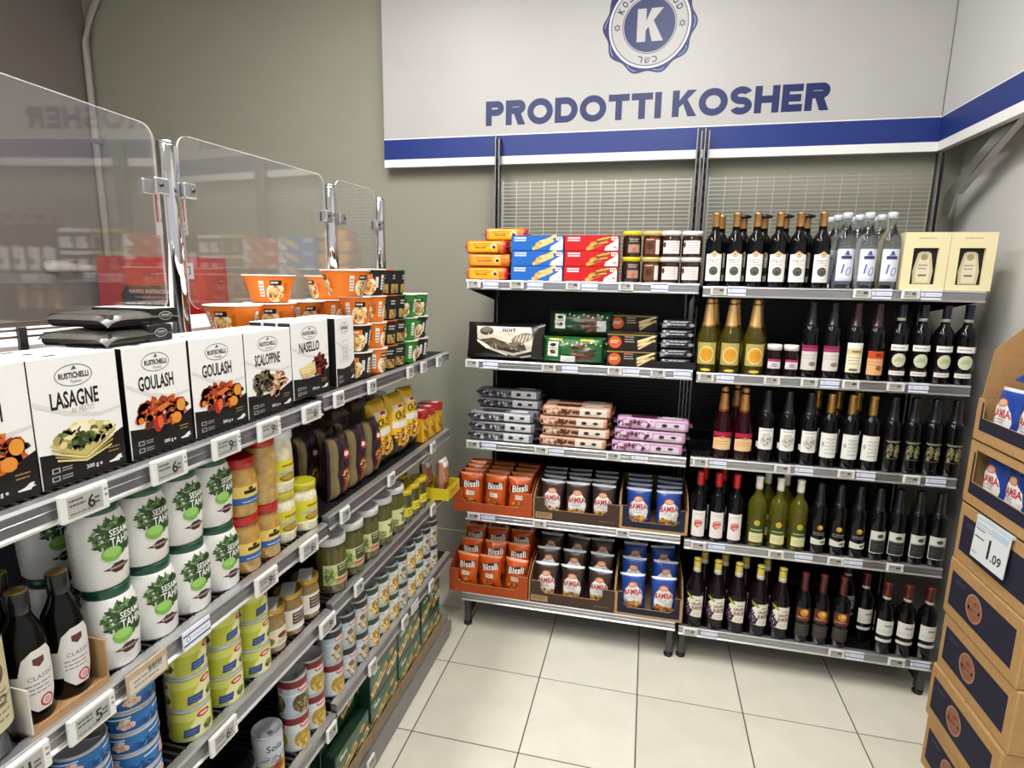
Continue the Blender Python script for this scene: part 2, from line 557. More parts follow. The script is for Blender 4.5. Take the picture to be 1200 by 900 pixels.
def letter(a, ch, x, z, w, h, col, t):
    """heavy geometric capital from its strokes; (x, z) lower left corner"""
    def bar(p, q):
        dx, dz = q[0] - p[0], q[1] - p[1]
        l = math.hypot(dx, dz)
        nx, nz = -dz / l * t / 2, dx / l * t / 2
        a.poly([(p[0] - nx, p[1] - nz), (q[0] - nx, q[1] - nz), (q[0] + nx, q[1] + nz), (p[0] + nx, p[1] + nz)], col)
    def rec(x0, z0, x1, z1):
        a.rect(x + x0, z + z0, x + x1, z + z1, col)
    def arc(cx, cz, rx, rz, d0, d1, n=18):
        P = []
        for k in range(n + 1):
            th = math.radians(d0 + (d1 - d0) * k / n)
            P.append((math.cos(th), math.sin(th)))
        tr = []
        for (c0, s0), (c1, s1) in zip(P, P[1:]):
            o0, o1 = (x + cx + rx * c0, z + cz + rz * s0), (x + cx + rx * c1, z + cz + rz * s1)
            i0, i1 = (x + cx + (rx - t) * c0, z + cz + (rz - t) * s0), (x + cx + (rx - t) * c1, z + cz + (rz - t) * s1)
            tr += [(o0, o1, i1), (o0, i1, i0)]
        a.tri(tr, col)
    if ch in 'PR':
        b = h * .60 if ch == 'P' else h * .56
        rec(0, 0, t, h); rec(t, h - t, w - b / 2, h); rec(t, h - b, w - b / 2, h - b + t)
        arc(w - b / 2, h - b / 2, b / 2, b / 2, -90, 90)
        if ch == 'R':
            a.poly([(x + w * .36, z + h - b + t * .5), (x + w * .36 + t * 1.15, z + h - b + t * .5), (x + w, z), (x + w - t * 1.22, z)], col)
    elif ch == 'O':
        arc(w / 2, h / 2, w / 2, h / 2 + h * .02, 0, 360, 40)
    elif ch == 'D':
        rec(0, 0, t, h); rec(t, h - t, w - h / 2, h); rec(t, 0, w - h / 2, t)
        arc(w - h / 2, h / 2, h / 2, h / 2, -90, 90, 24)
    elif ch == 'T':
        rec(0, h - t, w, h); rec(w / 2 - t / 2, 0, w / 2 + t / 2, h - t)
    elif ch == 'I':
        rec(0, 0, t, h)
    elif ch == 'K':
        rec(0, 0, t, h)
        a.poly([(x + t, z + h * .34), (x + t, z + h * .62), (x + w - t * 1.35, z + h), (x + w, z + h)], col)
        a.poly([(x + w * .40, z + h * .60), (x + w * .62, z + h * .78 - t * .5), (x + w * 1.03, z), (x + w * 1.03 - t * 1.3, z)], col)
    elif ch == 'S':
        q = (h + t) / 2
        arc(w / 2, h - q / 2 + h * .012, w / 2, q / 2 + h * .012, 25, 270, 22)
        arc(w / 2, q / 2 - h * .012, w / 2, q / 2 + h * .012, -155, 90, 22)
    elif ch == 'H':
        rec(0, 0, t, h); rec(w - t, 0, w, h); rec(t, h / 2 - t / 2, w - t, h / 2 + t / 2)
    elif ch == 'E':
        rec(0, 0, t, h); rec(t, 0, w, t); rec(t, h - t, w, h); rec(t, h / 2 - t / 2, w * .93, h / 2 + t / 2)
lt = obj('lettering', None, t, 'navy lettering PRODOTTI KOSHER')
def word(s, x, x1, z, h, gap, ws):
    k = (x1 - x - gap * (len(s) - 1)) / sum(ws[c] for c in s)
    for c in s:
        a = Art()
        letter(a, c, x, z, ws[c] * k, h, NAVY, h * .268)
        obj('letter', a.lay(flat(0.0), eps=0.00005, base=0.0006).mesh('letter', 'panel'), lt)
        x += ws[c] * k + gap
WS = {'P': .82, 'R': .88, 'O': 1.12, 'D': .98, 'T': .86, 'I': .27, 'K': .95, 'S': .84, 'H': .92, 'E': .76}
word('PRODOTTI', -0.066, 0.802, 2.440, 0.117, 0.010, WS)
word('KOSHER', 0.852, 1.532, 2.442, 0.117, 0.010, WS)
a = Art()
bx, bz, br = 0.726, 2.852, 0.212
def scallop(r, amp, n=96):
    return [(bx + (r + amp * math.cos(10 * 6.28318 * i / n + 3.14)) * math.sin(6.28318 * i / n), bz + (r + amp * math.cos(10 * 6.28318 * i / n + 3.14)) * math.cos(6.28318 * i / n)) for i in range(n)]
a.poly(scallop(br - 0.004, 0.009), NAVY)
a.ring(bx, bz, 0.187, 0.187, 0.006, '#d9d9e6', 64)
P = scallop(br - 0.013, 0.008)
for k in range(0, 96):
    if (k % 10) in (2, 3, 4, 5):
        q, w = P[k], P[(k + 1) % 96]
        a.poly([q, w, ((w[0] - bx) * 0.985 + bx, (w[1] - bz) * 0.985 + bz), ((q[0] - bx) * 0.985 + bx, (q[1] - bz) * 0.985 + bz)], '#8f9cc9')
a.ell(bx, bz, 0.181, 0.181, WHITE, 64)
a.ring(bx, bz, 0.176, 0.176, 0.003, NAVY, 64)
a.ring(bx, bz, 0.124, 0.124, 0.003, NAVY, 64)
a.ell(bx, bz, 0.117, 0.117, NAVY, 64)
letter(a, 'K', bx - 0.056, bz - 0.071, 0.118, 0.142, WHITE, 0.040)
for i, ch in enumerate('KOSHER FOOD'):
    th = math.radians(-63 + i * 12.6)
    if ch != ' ':
        a.text(ch, bx + 0.149 * math.sin(th), bz + 0.149 * math.cos(th), 0.028, NAVY, w=0.022, bold=0.03, rot=-th)
for i, ch in enumerate('\u05e8\u05e9\u05db'):
    th = math.radians(-14 + i * 13)
    a.text(ch, bx + 0.149 * math.sin(th), bz - 0.149 * math.cos(th), 0.03, NAVY, w=0.023, bold=0.006, rot=th)
for sx in (-1, 1):
    cx, cz, r = bx + sx * 0.148, bz - 0.003, 0.015
    for up in (1, -1):
        p = [(cx + r * math.sin(2.0944 * k), cz + up * r * math.cos(2.0944 * k)) for k in range(3)]
        for k in range(3):
            q, w = p[k], p[(k + 1) % 3]
            dx, dz = w[0] - q[0], w[1] - q[1]
            l = math.hypot(dx, dz)
            nx, nz = -dz / l * 0.0013, dx / l * 0.0013
            a.poly([(q[0] - nx, q[1] - nz), (w[0] - nx, w[1] - nz), (w[0] + nx, w[1] + nz), (q[0] + nx, q[1] + nz)], NAVY)
obj('badge', a.lay(flat(0.0), eps=0.0001, base=0.0006).mesh('badge', 'panel'), t, 'round navy seal with a white K')

SX = 1.986
t = thing('return_sign', 'white side panel with navy stripe, turned from the big sign along the right wall', 'sign', (SX, 0, 0))
obj('board', MB().box(0, 0.03, -0.75, SY - 0.001, 2.252, 3.22, '#c6c5c3', 0.002).mesh('board', 'panel'), t)
obj('border', Art().rect(-SY + 0.001, 2.2525, 0.75, 2.2915, '#f0eeea').rect(-SY + 0.001, 2.3925, 0.75, 2.397, '#f0eeea').lay(flat_left(0.0)).mesh('border', 'panel'), t, 'bright white edge lines')
obj('stripe', Art().rect(-SY + 0.001, 2.292, 0.75, 2.392, '#182f78').lay(flat_left(0.0)).mesh('stripe', 'panel'), t, 'navy blue stripe')
t = thing('sign_bracket', 'grey steel arm slanting up from the right upright to the side sign', 'bracket', (2.03, 0, 0))
mb = MB().prism([(0.70, 1.98), (0.70, 2.06), (0.62, 2.115), (0.46, 2.20), (0.20, 2.33), (0.16, 2.33), (0.16, 2.295), (0.44, 2.155), (0.60, 2.06), (0.64, 1.96)], -0.004, 0.004, '#a19e99')
mb.prism([(0.60, 2.055), (0.16, 2.29), (0.16, 2.296), (0.60, 2.062)], -0.004, 0.022, '#b3b0ab')
obj('arm', mb.mesh('arm', 'steel'), t)
obj('wall_plate', MB().box(-0.012, 0.088, 0.12, 0.17, 2.27, 2.34, '#77736e', 0.002).mesh('wall_plate', 'steel'), t)

# ------------------------------------------------------------------ shelving
RAIL = '#a2a2a5'
def rail_mesh(length, key, axis='x', col=RAIL):
    """extruded label rail, origin at top front corner, front towards -y"""
    p = [(0.0, -0.005), (0.003, 0.0), (0.022, 0.0), (0.022, -0.041), (-0.001, -0.041), (-0.002, -0.037), (0.0025, -0.034), (0.0025, -0.022), (0.0015, -0.021), (0.0015, -0.019), (0.0025, -0.018), (0.0025, -0.009)]
    n = len(p)
    cs = [col] * (n + 2)
    for k in (0, 1, 3, 4, 5):                 # lips in a lighter grey
        cs[2 + k] = '#dcdcdd'
    return MB().prism(p, 0, length, cs).mesh(key, 'steel')
def deck_mesh(length, depth, key, bars=True, col='#4b4b4d'):
    """wire deck: cross rods over two runners, on a thin sheet; top at z = 0, from y = 0 back to depth"""
    mb = MB().box(0.004, length - 0.004, 0.02, depth, -0.012, -0.007, '#2b2b2c')
    if bars:
        n = int(length / 0.0165)
        for k in range(n):
            x = 0.008 + (length - 0.016) * k / (n - 1)
            mb.box(x - 0.0025, x + 0.0025, 0.02, depth, -0.007, -0.001, col)
        for y in (0.10, 0.3):
            mb.box(0.004, length - 0.004, y, y + 0.006, -0.0068, -0.0012, col)
    return mb.mesh(key, 'steel')
def bracket_mesh(depth, key):
    return MB().prism([(0.03, -0.013), (depth, -0.013), (depth, -0.10), (depth - 0.06, -0.10), (0.03, -0.045)], -0.0015, 0.0015, '#19191a').mesh(key, 'powder')

ZL = [1.670, 1.314, 0.934, 0.578, 0.193]
ZR = [1.660, 1.307, 0.943, 0.568, 0.174]
YS = {'L': [0.200, 0.198, 0.198, 0.200, 0.140], 'R': [0.198, 0.198, 0.190, 0.185, 0.152]}
railm = rail_mesh(0.991, 'price_rail')
deckm = {d: deck_mesh(0.99, d, 'deck') for d in (0.49, 0.54)}
brm = {d: bracket_mesh(d, 'bracket') for d in (0.49, 0.54)}
def back_wires(z0, z1, wc):
    mb = MB()
    n = int((z1 - z0) / 0.0182)
    for k in range(n + 1):
        z = z0 + (z1 - z0) * k / n
        mb.box(0.03, 0.965, 0.0, 0.003, z - 0.0016, z + 0.0016, wc)
    for k in range(14):
        x = 0.035 + 0.925 * k / 13
        mb.box(x - 0.0017, x + 0.0017, 0.0031, 0.0062, z0 - 0.01, z1 + 0.01, wc)
    return mb.mesh('wire_mesh', 'steel')
wires_up, wires_low = back_wires(1.68, 2.155, '#c6c2ba'), back_wires(0.2, 1.62, '#2e2e2f')
for side, x0, zs in (('L', 0.001, ZL), ('R', 1.009, ZR)):
    bay = thing('shelf_bay', {'L': 'left wall shelving bay of grey rails holding biscuits and snacks', 'R': 'right wall shelving bay of grey rails holding wine bottles'}[side], 'shelving', (x0, 0, 0))
    for k, (z, y) in enumerate(zip(zs, YS[side])):
        d = 0.54 if k == 4 else 0.49
        sh = obj('shelf', deckm[d], bay, None, (0, y, z - 0.003))
        obj('price_rail', railm, sh, None, (0, 0, -0.0013))
        for bxx in ((0.012, 0.978) if k < 4 else ()):
            obj('bracket', brm[d], sh, None, (bxx, 0, 0))
    for ux in (-0.002, 0.972):
        zt = 2.24 if side == 'R' and ux > 0.5 else 2.375
        u = MB()
        u.box(ux, ux + 0.022, 0.70, 0.722, 0.0, zt, '#3a3a3b')
        u.box(ux, ux + 0.004, 0.676, 0.70, 0.0, zt, '#9b9b9a')
        u.box(ux + 0.018, ux + 0.022, 0.676, 0.70, 0.0, zt - .01, '#9b9b9a')
        for q in range(int((zt - .15) / .05)):
            z = 0.1 + q * 0.05
            u.box(ux + 0.006, ux + 0.016, 0.6985, 0.7005, z, z + 0.025, '#161616')
        obj('upright', u.mesh('upright', 'steel'), bay)
    obj('back_panel', MB().box(0.022, 0.97, 0.712, 0.718, 0.1, 1.645, '#1b1b1c').mesh('back_panel', 'powder'), bay, 'dark back panel')
    o = obj('wire_mesh', wires_up, bay, 'open wire grid above the top shelf', (0, 0.702, 0)); o['kind'] = 'stuff'
    o = obj('wire_mesh', wires_low, bay, None, (0, 0.703, 0)); o['kind'] = 'stuff'
    yb = YS[side][4]
    for lx in (0.006, 0.96):
        l = MB().box(lx, lx + 0.026, yb + 0.025, yb + 0.06, 0.02, zs[4] - 0.016, '#4a4a4b', 0.002)
        l.box(lx, lx + 0.026, yb + 0.061, 0.70, 0.05, 0.09, '#2a2a2b')
        leg = obj('base_leg', l.mesh('base_leg', 'powder'), bay)
        obj('glide', MB().lathe([(0, 0.0005), (0.02, 0.0005), (0.02, 0.012), (0.008, 0.014), (0.008, 0.021), (0, 0.021)], 12, '#222222', lx + 0.013, yb + 0.042).mesh('glide', 'powder'), leg)

# gondola on the left: front looks at +x
ZN = [1.353, 1.008, 0.748, 0.413, 0.112]
ZF = [1.363, 1.023, 0.760, 0.438, 0.118]
GX = -0.026
g_rail = {l: rail_mesh(l, 'price_rail', col='#929195') for l in (1.0, 0.994)}
g_deck = {l: deck_mesh(l, 0.37, 'deck', True, '#6a6a6c') for l in (1.0, 0.994)}
g_br = bracket_mesh(0.37, 'bracket')
for nm, y0, ln, zs in (('near', -1.946, 1.0, ZN), ('far', -0.940, 0.994, ZF)):
    bay = thing('gondola_bay', {'near': 'near bay of the left gondola with meal boxes on top', 'far': 'far bay of the left gondola with noodle cups on top'}[nm], 'shelving', (GX, y0, 0), RX)
    for k, z in enumerate(zs):
        if k == 4:
            break
        sh = obj('shelf', g_deck[ln], bay, None, (0, 0, z - 0.003))
        obj('price_rail', g_rail[ln], sh, None, (0, 0, -0.0013))
        for bxx in (0.02, ln - 0.02):
            obj('bracket', g_br, sh, None, (bxx, 0, 0))
    b = MB().box(0.0, ln, 0.012, 0.38, zs[4] - 0.03, zs[4], '#8b8783', 0.002)
    sh = obj('base_shelf', b.mesh('base_shelf', 'powder'), bay)
    obj('kick_plate', MB().box(0.0, ln, 0.006, 0.02, 0.004, zs[4] - 0.031, '#8b8783', 0.002).mesh('kick_plate', 'powder'), bay)
    obj('back_panel', MB().box(0.0, ln, 0.392, 0.404, 0.02, 1.44, '#5a5a5b', 0.001).mesh('back_panel', 'powder'), bay)
    for ux in (0.0, ln - 0.024):
        obj('upright', MB().box(ux, ux + 0.024, 0.378, 0.3915, 0.02, 1.335, '#6c6c6c', 0.001).mesh('upright', 'steel'), bay)
    if nm == 'far':
        f = MB().prism([(0.0, 0.03), (0.012, 0.016), (0.06, 0.012), (0.14, 0.03), (0.14, 0.08), (-0.002, 0.08)], ln + 0.001, ln + 0.012, '#8f8c88')
        ft = obj('foot', f.mesh('foot', 'powder'), bay)
        obj('glide', MB().lathe([(0, 0.0005), (0.014, 0.0005), (0.014, 0.008), (0.006, 0.010), (0.006, 0.02), (0, 0.02)], 12, '#c9c9c9', ln + 0.006, 0.03).mesh('glide', 'chrome'), ft)
# the gondola's other half, seen only as a pale top behind the screens
t = thing('rear_gondola', 'back half of the gondola, its pale top showing behind the screens', 'shelving', (-0.445, 0, 0))
obj('cabinet', MB().box(-0.37, -0.012, -1.94, 0.03, 0.01, 1.50, '#8d8a86', 0.004).mesh('cabinet', 'powder'), t)
obj('top_board', MB().box(-0.39, -0.008, -1.95, 0.04, 1.501, 1.525, '#e3d8d2', 0.004).mesh('top_board', 'powder'), t)
# stop wire along the top deck
t = thing('stop_wire', 'thin twin wire guard along the back of the meal boxes', 'rail', (-0.395, 0, 0))
mb = MB()
for z in (1.545, 1.558):
    mb.tube([(0, -1.94, z), (0, -1.22, z)], 0.0022, 6, '#b5b2ad')
obj('wire', mb.mesh('wire', 'chrome'), t)
for y in (-1.90, -1.40, -1.23):
    obj('post', MB().box(-0.004, 0.004, y - 0.008, y + 0.008, 1.352, 1.564, '#6e6b68', 0.001).mesh('post', 'steel'), t)

# acrylic screens and their chrome posts
PP = [(-0.390, -1.008), (-0.3402, -0.335), (-0.315, 0.005)]
LINE = lambda y: -0.390 + (y + 1.008) * (0.075 / 1.013)
ang = math.atan2(0.075, 1.013)
for i, (x, y) in enumerate(PP):
    t = thing('screen_post', ['chrome post between the two large acrylic screens', 'chrome post at the far end of the second acrylic screen', 'chrome post at the far end of the gondola'][i], 'post', (x, y, 0), -ang)
    obj('tube', MB().lathe([(0, 1.361), (0.0225, 1.361), (0.0225, 1.983), (0.0205, 1.988), (0, 1.988)], 28, '#d9dadc').mesh('tube', 'chrome'), t)
    obj('cap', MB().lathe([(0.0, 1.9885), (0.0215, 1.9885), (0.0205, 1.993), (0, 1.9935)], 28, '#c9cacc').mesh('cap', 'chrome'), t)
    for s in ((-1, 1) if i < 2 else (-1,)):
        gp = 0.0145 if (i, s) == (0, -1) else 0.0036
        cl = MB().box(gp, 0.026, s * 0.041 - 0.02, s * 0.041 + 0.02, 1.862, 1.90, '#b9b9ba', 0.003)
        c = obj('clamp', cl.mesh('clamp', 'steel'), t)
        obj('clamp_plate', MB().box(-gp - 0.012, -gp, s * 0.043 - 0.018, s * 0.043 + 0.018, 1.864, 1.898, '#b9b9ba', 0.002).mesh('clamp_plate', 'steel'), t)
        obj('screw', MB().lathe([(0.005, 0), (0.005, 0.004), (0, 0.004)], 10, '#555555').mesh('screw', 'chrome'), c, None, (0.026, s * 0.047, 1.882)).rotation_euler = (0, PI / 2, 0)
def pane(y0, y1, label, turn=-ang):
    r, z0, z1, a = 0.035, 1.578, 2.02, []
    for cy, cz, q in ((y1 - r, z1 - r, 0), (y0 + r, z1 - r, 1), (y0 + r, z0 + r, 2), (y1 - r, z0 + r, 3)):
        for k in range(6):
            th = PI / 2 * (q + k / 5)
            a.append((cy + r * math.cos(th), cz + r * math.sin(th)))
    mb = MB().prism(a, -0.003, 0.003, '#ffffff')
    ym = (y0 + y1) / 2
    px, py = (LINE(ym), ym) if turn == -ang else (PP[0][0] - math.sin(turn) * (ym - PP[0][1]), PP[0][1] + math.cos(turn) * (ym - PP[0][1]))
    t = thing('acrylic_screen', label, 'screen', (px, py, 0), turn)
    mb.v = [(p[0], p[1] - ym, p[2]) for p in mb.v]
    obj('pane', mb.mesh('pane', 'glass'), t)
    e = MB()
    n = len(a)
    for k in range(n):
        p, q = a[k], a[(k + 1) % n]
        e.add([(-0.0032, p[0] - ym, p[1]), (0.0032, p[0] - ym, p[1]), (0.0032, q[0] - ym, q[1]), (-0.0032, q[0] - ym, q[1])], [(0, 1, 2, 3)], '#e8e6e2')
    obj('polished_edge', e.mesh('polished_edge', 'gloss'), t)
pane(-2.02, -1.050, 'nearest large acrylic screen behind the meal boxes, mirroring the sign', math.radians(5.0))
pane(-0.976, -0.367, 'middle acrylic screen between the first two chrome posts')
pane(-0.303, -0.027, 'short far acrylic screen between the last two chrome posts')

# fire hose cabinet and its sign on the back wall
t = thing('fire_hose_cabinet', 'red steel fire hose cabinet on the back wall behind the screens', 'cabinet', (-2.46, 0.578, 0))
RED = '#b3121c'
obj('body', MB().box(0, 0.735, 0.014, 0.221, 1.15, 1.768, RED, 0.006).mesh('body', 'gloss'), t)
obj('door', MB().box(0.004, 0.731, -0.004, 0.013, 1.154, 1.764, RED, 0.004).mesh('door', 'gloss'), t)
a = Art().poly([(0.17, 1.40), (0.17, 1.55), (0.21, 1.60), (0.57, 1.60), (0.62, 1.56), (0.62, 1.40)], '#1c1a1c')
a.text('NASPO ANTINCENDIO', 0.40, 1.565, 0.022, '#e8e8e8', w=0.34)
a.text('CON SISTEMA EQUIPAGGIATO', 0.40, 1.532, 0.011, '#cfcfcf', w=0.26)
a.lines(0.20, 0.50, 1.49, 0.025, 3, '#c9c9c9', 0.006)
obj('instruction_label', a.lay(flat(-0.004)).mesh('instruction_label', 'paper'), t, 'dark printed label')
a = Art().rect(0.615, 1.63, 0.695, 1.735, '#e4e4ea').rect(0.632, 1.665, 0.678, 1.715, '#6f7488').rect(0.642, 1.675, 0.668, 1.705, '#e4e4ea').rect(0.615, 1.63, 0.695, 1.642, '#2a3a7a')
obj('sticker', a.lay(flat(-0.004)).mesh('sticker', 'paper'), t, 'small white sticker')
t = thing('hose_pipe', 'grey pipe stub with elbow beside the red fire hose cabinet', 'pipe')
mb = MB().tube([(-2.478, 0.66, 1.690), (-2.492, 0.63, 1.691), (-2.53, 0.52, 1.697), (-2.55, 0.43, 1.702), (-2.575, 0.395, 1.703), (-2.598, 0.39, 1.703)], 0.024, 14, '#a5a097')
obj('pipe', mb.mesh('pipe', 'powder'), t)
obj('collar', MB().tube([(-2.54, 0.47, 1.700), (-2.553, 0.415, 1.7025), (-2.585, 0.392, 1.703), (-2.598, 0.390, 1.703)], 0.034, 16, '#bdb8ae').mesh('collar', 'powder'), t)
t = thing('fire_sign', 'small red and white fire sign on the wall behind the chrome post', 'sign', (0, 0.795, 0))
obj('plate', MB().box(-2.215, -1.985, 0.0, 0.004, 1.905, 2.205, '#e9e5df').mesh('plate', 'panel'), t)
a = Art().rect(-2.205, 1.985, -1.995, 2.195, '#b5202a')
a.rect(-2.175, 2.0, -2.025, 2.18, '#e9e5df')
for k in range(4):
    a.poly([(-2.06, 2.03 + 0.035 * k), (-2.03, 2.06 + 0.035 * k), (-2.03, 2.072 + 0.035 * k), (-2.06, 2.042 + 0.035 * k)], '#222222')
a.text('C', -2.01, 1.945, 0.04, '#555555', w=0.035)
obj('pictogram', a.lay(flat(0.0)).mesh('pictogram', 'paper'), t)

# ================================================================== goods: kinds
BLK, CREAM = '#15130f', '#e9e2cf'

def rot2(p, a):
    return (p[0] * math.cos(a) - p[1] * math.sin(a), p[0] * math.sin(a) + p[1] * math.cos(a))

# ---- bottles
def bord(h, r):
    return [(0, 0), (r * .9, 0), (r, .004), (r, h * .60), (r * .95, h * .64), (r * .72, h * .69), (r * .46, h * .735), (.0142, h * .78), (.0136, h * .962), (.0152, h * .964), (.0152, h * .992), (.012, h), (0, h)]
def spark(h, r):
    return [(0, 0), (r * .9, 0), (r, .006), (r, h * .42), (r * .93, h * .50), (r * .74, h * .58), (r * .52, h * .67), (r * .41, h * .76), (.0145, h * .90), (.0165, h * .91), (.0165, h * .935), (.0145, h * .94), (.015, h * .99), (.011, h), (0, h)]
def bottle(key, prof, col, mat, cap, label, n=20, liquid=None):
    """cap: (z from, colour, material) or None; label: Art on the front (u = arc length, v = height)"""
    h = prof[-1][1]
    spec = [('body', MB().lathe(prof, n, col).mesh(key + '_body', mat))]
    if liquid:
        spec.append(('liquid', MB().lathe(liquid[0], n, liquid[1]).mesh('liquid', 'gloss')))
    fn = wrap(prof)
    if cap:
        z0, cc, cm = cap[:3]
        R = lambda z: math.hypot(*fn(0, z, 0.0006)[:2])
        bh = cap[4] if len(cap) > 4 else .011
        zs = [z0, z0 + bh, z0 + bh + .001, h * .958, h * .966, h * .992]
        bands = cap[3] if len(cap) > 3 else None
        pr = [(R(z0) - .0006, z0, bands or cc)] + [(R(z), z, (bands if bands and k == 0 else cc)) for k, z in enumerate(zs)] + [(.012, h + .0008, cc), (0, h + .0008, cc)]
        spec.append(('capsule', MB().lathe(pr, n, cc).mesh(key + '_capsule', cm)))
    if label:
        for q in patches(label):
            spec.append(('label', q.lay(fn, mx=max(p[0] for p in prof) * .11, my=.05).mesh(key + '_label', 'paper')))
    return spec

def lab_rect(z0, z1, w, col):
    return Art().rect(-w / 2, z0, w / 2, z1, col)

K = {}
# white-labelled reds with a tan capsule
a = Art().poly([(-.033, .022), (.033, .022), (.033, .128), (.016, .129), (0, .141), (-.016, .129), (-.033, .128)], '#eeece6')
a.ell(0, .128, .011, .0115, '#b98a4e').ell(0, .128, .0075, .008, '#e7d3ad').ell(0, .128, .004, .0045, '#a3763d')
a.text('King', -.012, .104, .008, '#6d6a66').lines(-.022, .024, .104, .009, 3, '#8d8a86', .0022, 3)
a.ell(0, .062, .017, .0175, '#3d3b34').ell(0, .062, .013, .0135, '#5b574b').ell(0, .058, .007, .005, '#35332d').lines(-.02, .02, .034, .005, 2, '#b9b5ad', .0014, 4)
K['king'] = bottle('king', bord(.29, .0352), '#0b0a0c', 'dark', (.225, '#b48a55', 'foil', '#2a2118'), a)
# clear bottles
pr = [(0, 0), (.034, 0), (.0375, .004), (.0375, .175), (.034, .195), (.022, .218), (.0155, .235), (.0150, .262), (0.0150, .2625), (0, .2625)]
a = Art().rect(-.034, .03, .034, .15, '#dfe2ee').rect(-.019, .112, .019, .124, '#2b3768').ell(0, .134, .006, .009, '#3a4a7e').poly([(-.012, .126), (.012, .126), (.006, .133), (-.006, .133)], '#55639a')
a.text('1', -.011, .076, .034, '#5b69a8', bold=.01, shear=.15).text('0', .010, .066, .034, '#8b95c4', bold=.0, shear=.15).rect(-.034, .03, .034, .04, '#c5cbe2')
cl = bottle('vodka', pr, '#f4f8fb', 'clear', None, a)
cl.append(('cap', MB().lathe([(.0153, .2630), (.0172, .2630), (.0172, .285), (.015, .287), (0, .287)], 18, '#cfd6dc').mesh('vodka_cap', 'gloss')))
K['vodka'] = cl
# gold sparkling
a = Art().rect(-.04, .035, .04, .125, '#b5a55a').poly([(.030 * math.cos(6.283 * k / 16) * (1 + .05 * (k % 2)), .076 + .034 * math.sin(6.283 * k / 16)) for k in range(16)], '#e6d5a8')
a.poly([(.026 * math.cos(6.283 * k / 16), .076 + .029 * math.sin(6.283 * k / 16)) for k in range(16)], '#dc9c24').lines(-.016, .018, .088, .009, 3, '#c07f18', .003, 8).ell(0, .012, .02, .006, '#d8c14a')
K['gold'] = bottle('gold', spark(.305, .0435), '#7a6d22', 'wine', (.19, '#dcb277', 'foil'), a)
# pink sparkling
a = Art().poly([(-.041, .04), (.041, .04), (.041, .088), (.02, .093), (-.02, .093), (-.041, .088)], '#e7c08f').poly([(-.041, .094), (-.02, .098), (0, .090), (.02, .098), (.041, .094), (.041, .116), (-.041, .116)], '#b0163f')
a.lines(-.03, .03, .075, .011, 2, '#c98f52', .003, 5).poly([(-.012, .088), (.012, .088), (0, .1)], '#d99a5a')
K['pink'] = bottle('pink', spark(.305, .040), '#230509', 'dark', (.20, '#c08a52', 'foil', '#9a5a3a'), a)
# small jam jars
def jar(key, prof, col, mat, lid, label, n=20, top=None):
    spec = [('glass', MB().lathe(prof, n, col).mesh(key + '_glass', mat))]
    r, z0, z1, lc, lm = lid
    spec.append(('lid', MB().lathe([(r - .002, z0), (r, z0), (r, z1 - .002), (r - .002, z1), (r - .006, z1 - .0008), (0, z1 - .0008)], n, lc).mesh(key + '_lid', lm)))
    if label:
        for q in patches(label):
            spec.append(('label', q.lay(wrap(prof), mx=max(p[0] for p in prof) * .11, my=.05).mesh(key + '_label', 'paper')))
    return spec
def jarprof(h, r, rn):
    return [(0, 0), (r * .9, 0), (r, .006), (r, h * .72), (r * .97, h * .78), (rn, h * .87), (rn, h), (0, h)]
a = Art().rect(-.026, .03, .026, .068, '#e6dfe0').rect(-.026, .058, .026, .068, '#b8325a').ell(0, .045, .012, .008, '#a9a2b5').lines(-.02, .02, .037, .005, 2, '#7b6a70', .0015)
K['jam'] = jar('jam', jarprof(.112, .031, .027), '#1a0a10', 'dark', (.0285, .104, .126, '#efeeea', 'gloss'), a)
# wines of the second shelf
def red(key, art, capz=.205, capc='#15151a', capm='gloss', h=.30, r=.0348, col='#0a090b', band=None):
    K[key] = bottle(key, bord(h, r), col, 'dark', (capz, capc, capm) + ((band,) if band else ()), art)
a = Art().rect(-.032, .03, .032, .105, '#d9d2ca').rect(-.033, .105, .033, .130, '#8c1c4f').ell(.012, .055, .014, .009, '#8b7a70').lines(-.026, .026, .088, .012, 2, '#b3aaa2', .003).rect(-.033, .112, .033, .116, '#b54c79')
red('magenta', a)
a = Art().rect(-.030, .028, .030, .145, '#e9e2c4').rect(-.030, .126, .030, .145, '#f2efe6').rect(-.030, .100, .030, .120, '#d9c98b').rect(-.012, .108, .020, .114, '#6a5a38').lines(-.022, .024, .086, .012, 3, '#a99c70', .003).rect(-.016, .034, .014, .044, '#746a58')
red('ivory', a, capc='#2b1413')
a = Art().rect(-.031, .022, .031, .086, '#e4b07a').rect(-.031, .086, .031, .116, '#c64a1c').ell(.012, .05, .012, .010, '#8f5a34').lines(-.026, .02, .072, .012, 2, '#b9825a', .003).rect(-.006, .096, .014, .106, '#7a2a12')
red('orange', a, capc='#2b1018')
a = Art().rect(-.033, .122, .033, .145, '#eceae4').poly([(.025 * math.cos(6.283 * k / 12 + .26), .085 + .027 * math.sin(6.283 * k / 12 + .26)) for k in range(12)], '#cfd0b4').poly([(-.018, .078), (-.006, .098), (.016, .092), (.01, .08)], '#b4b890').rect(-.030, .026, .030, .043, '#e6e2da').lines(-.026, .026, .131, .006, 1, '#8d8b86', .004, 2).lines(-.022, .022, .033, .006, 1, '#9a8b84', .003, 2).rect(-.033, .046, .033, .049, '#4a2422')
red('trio', a, capz=.235, capc='#17172e', band='#b9b6a4')
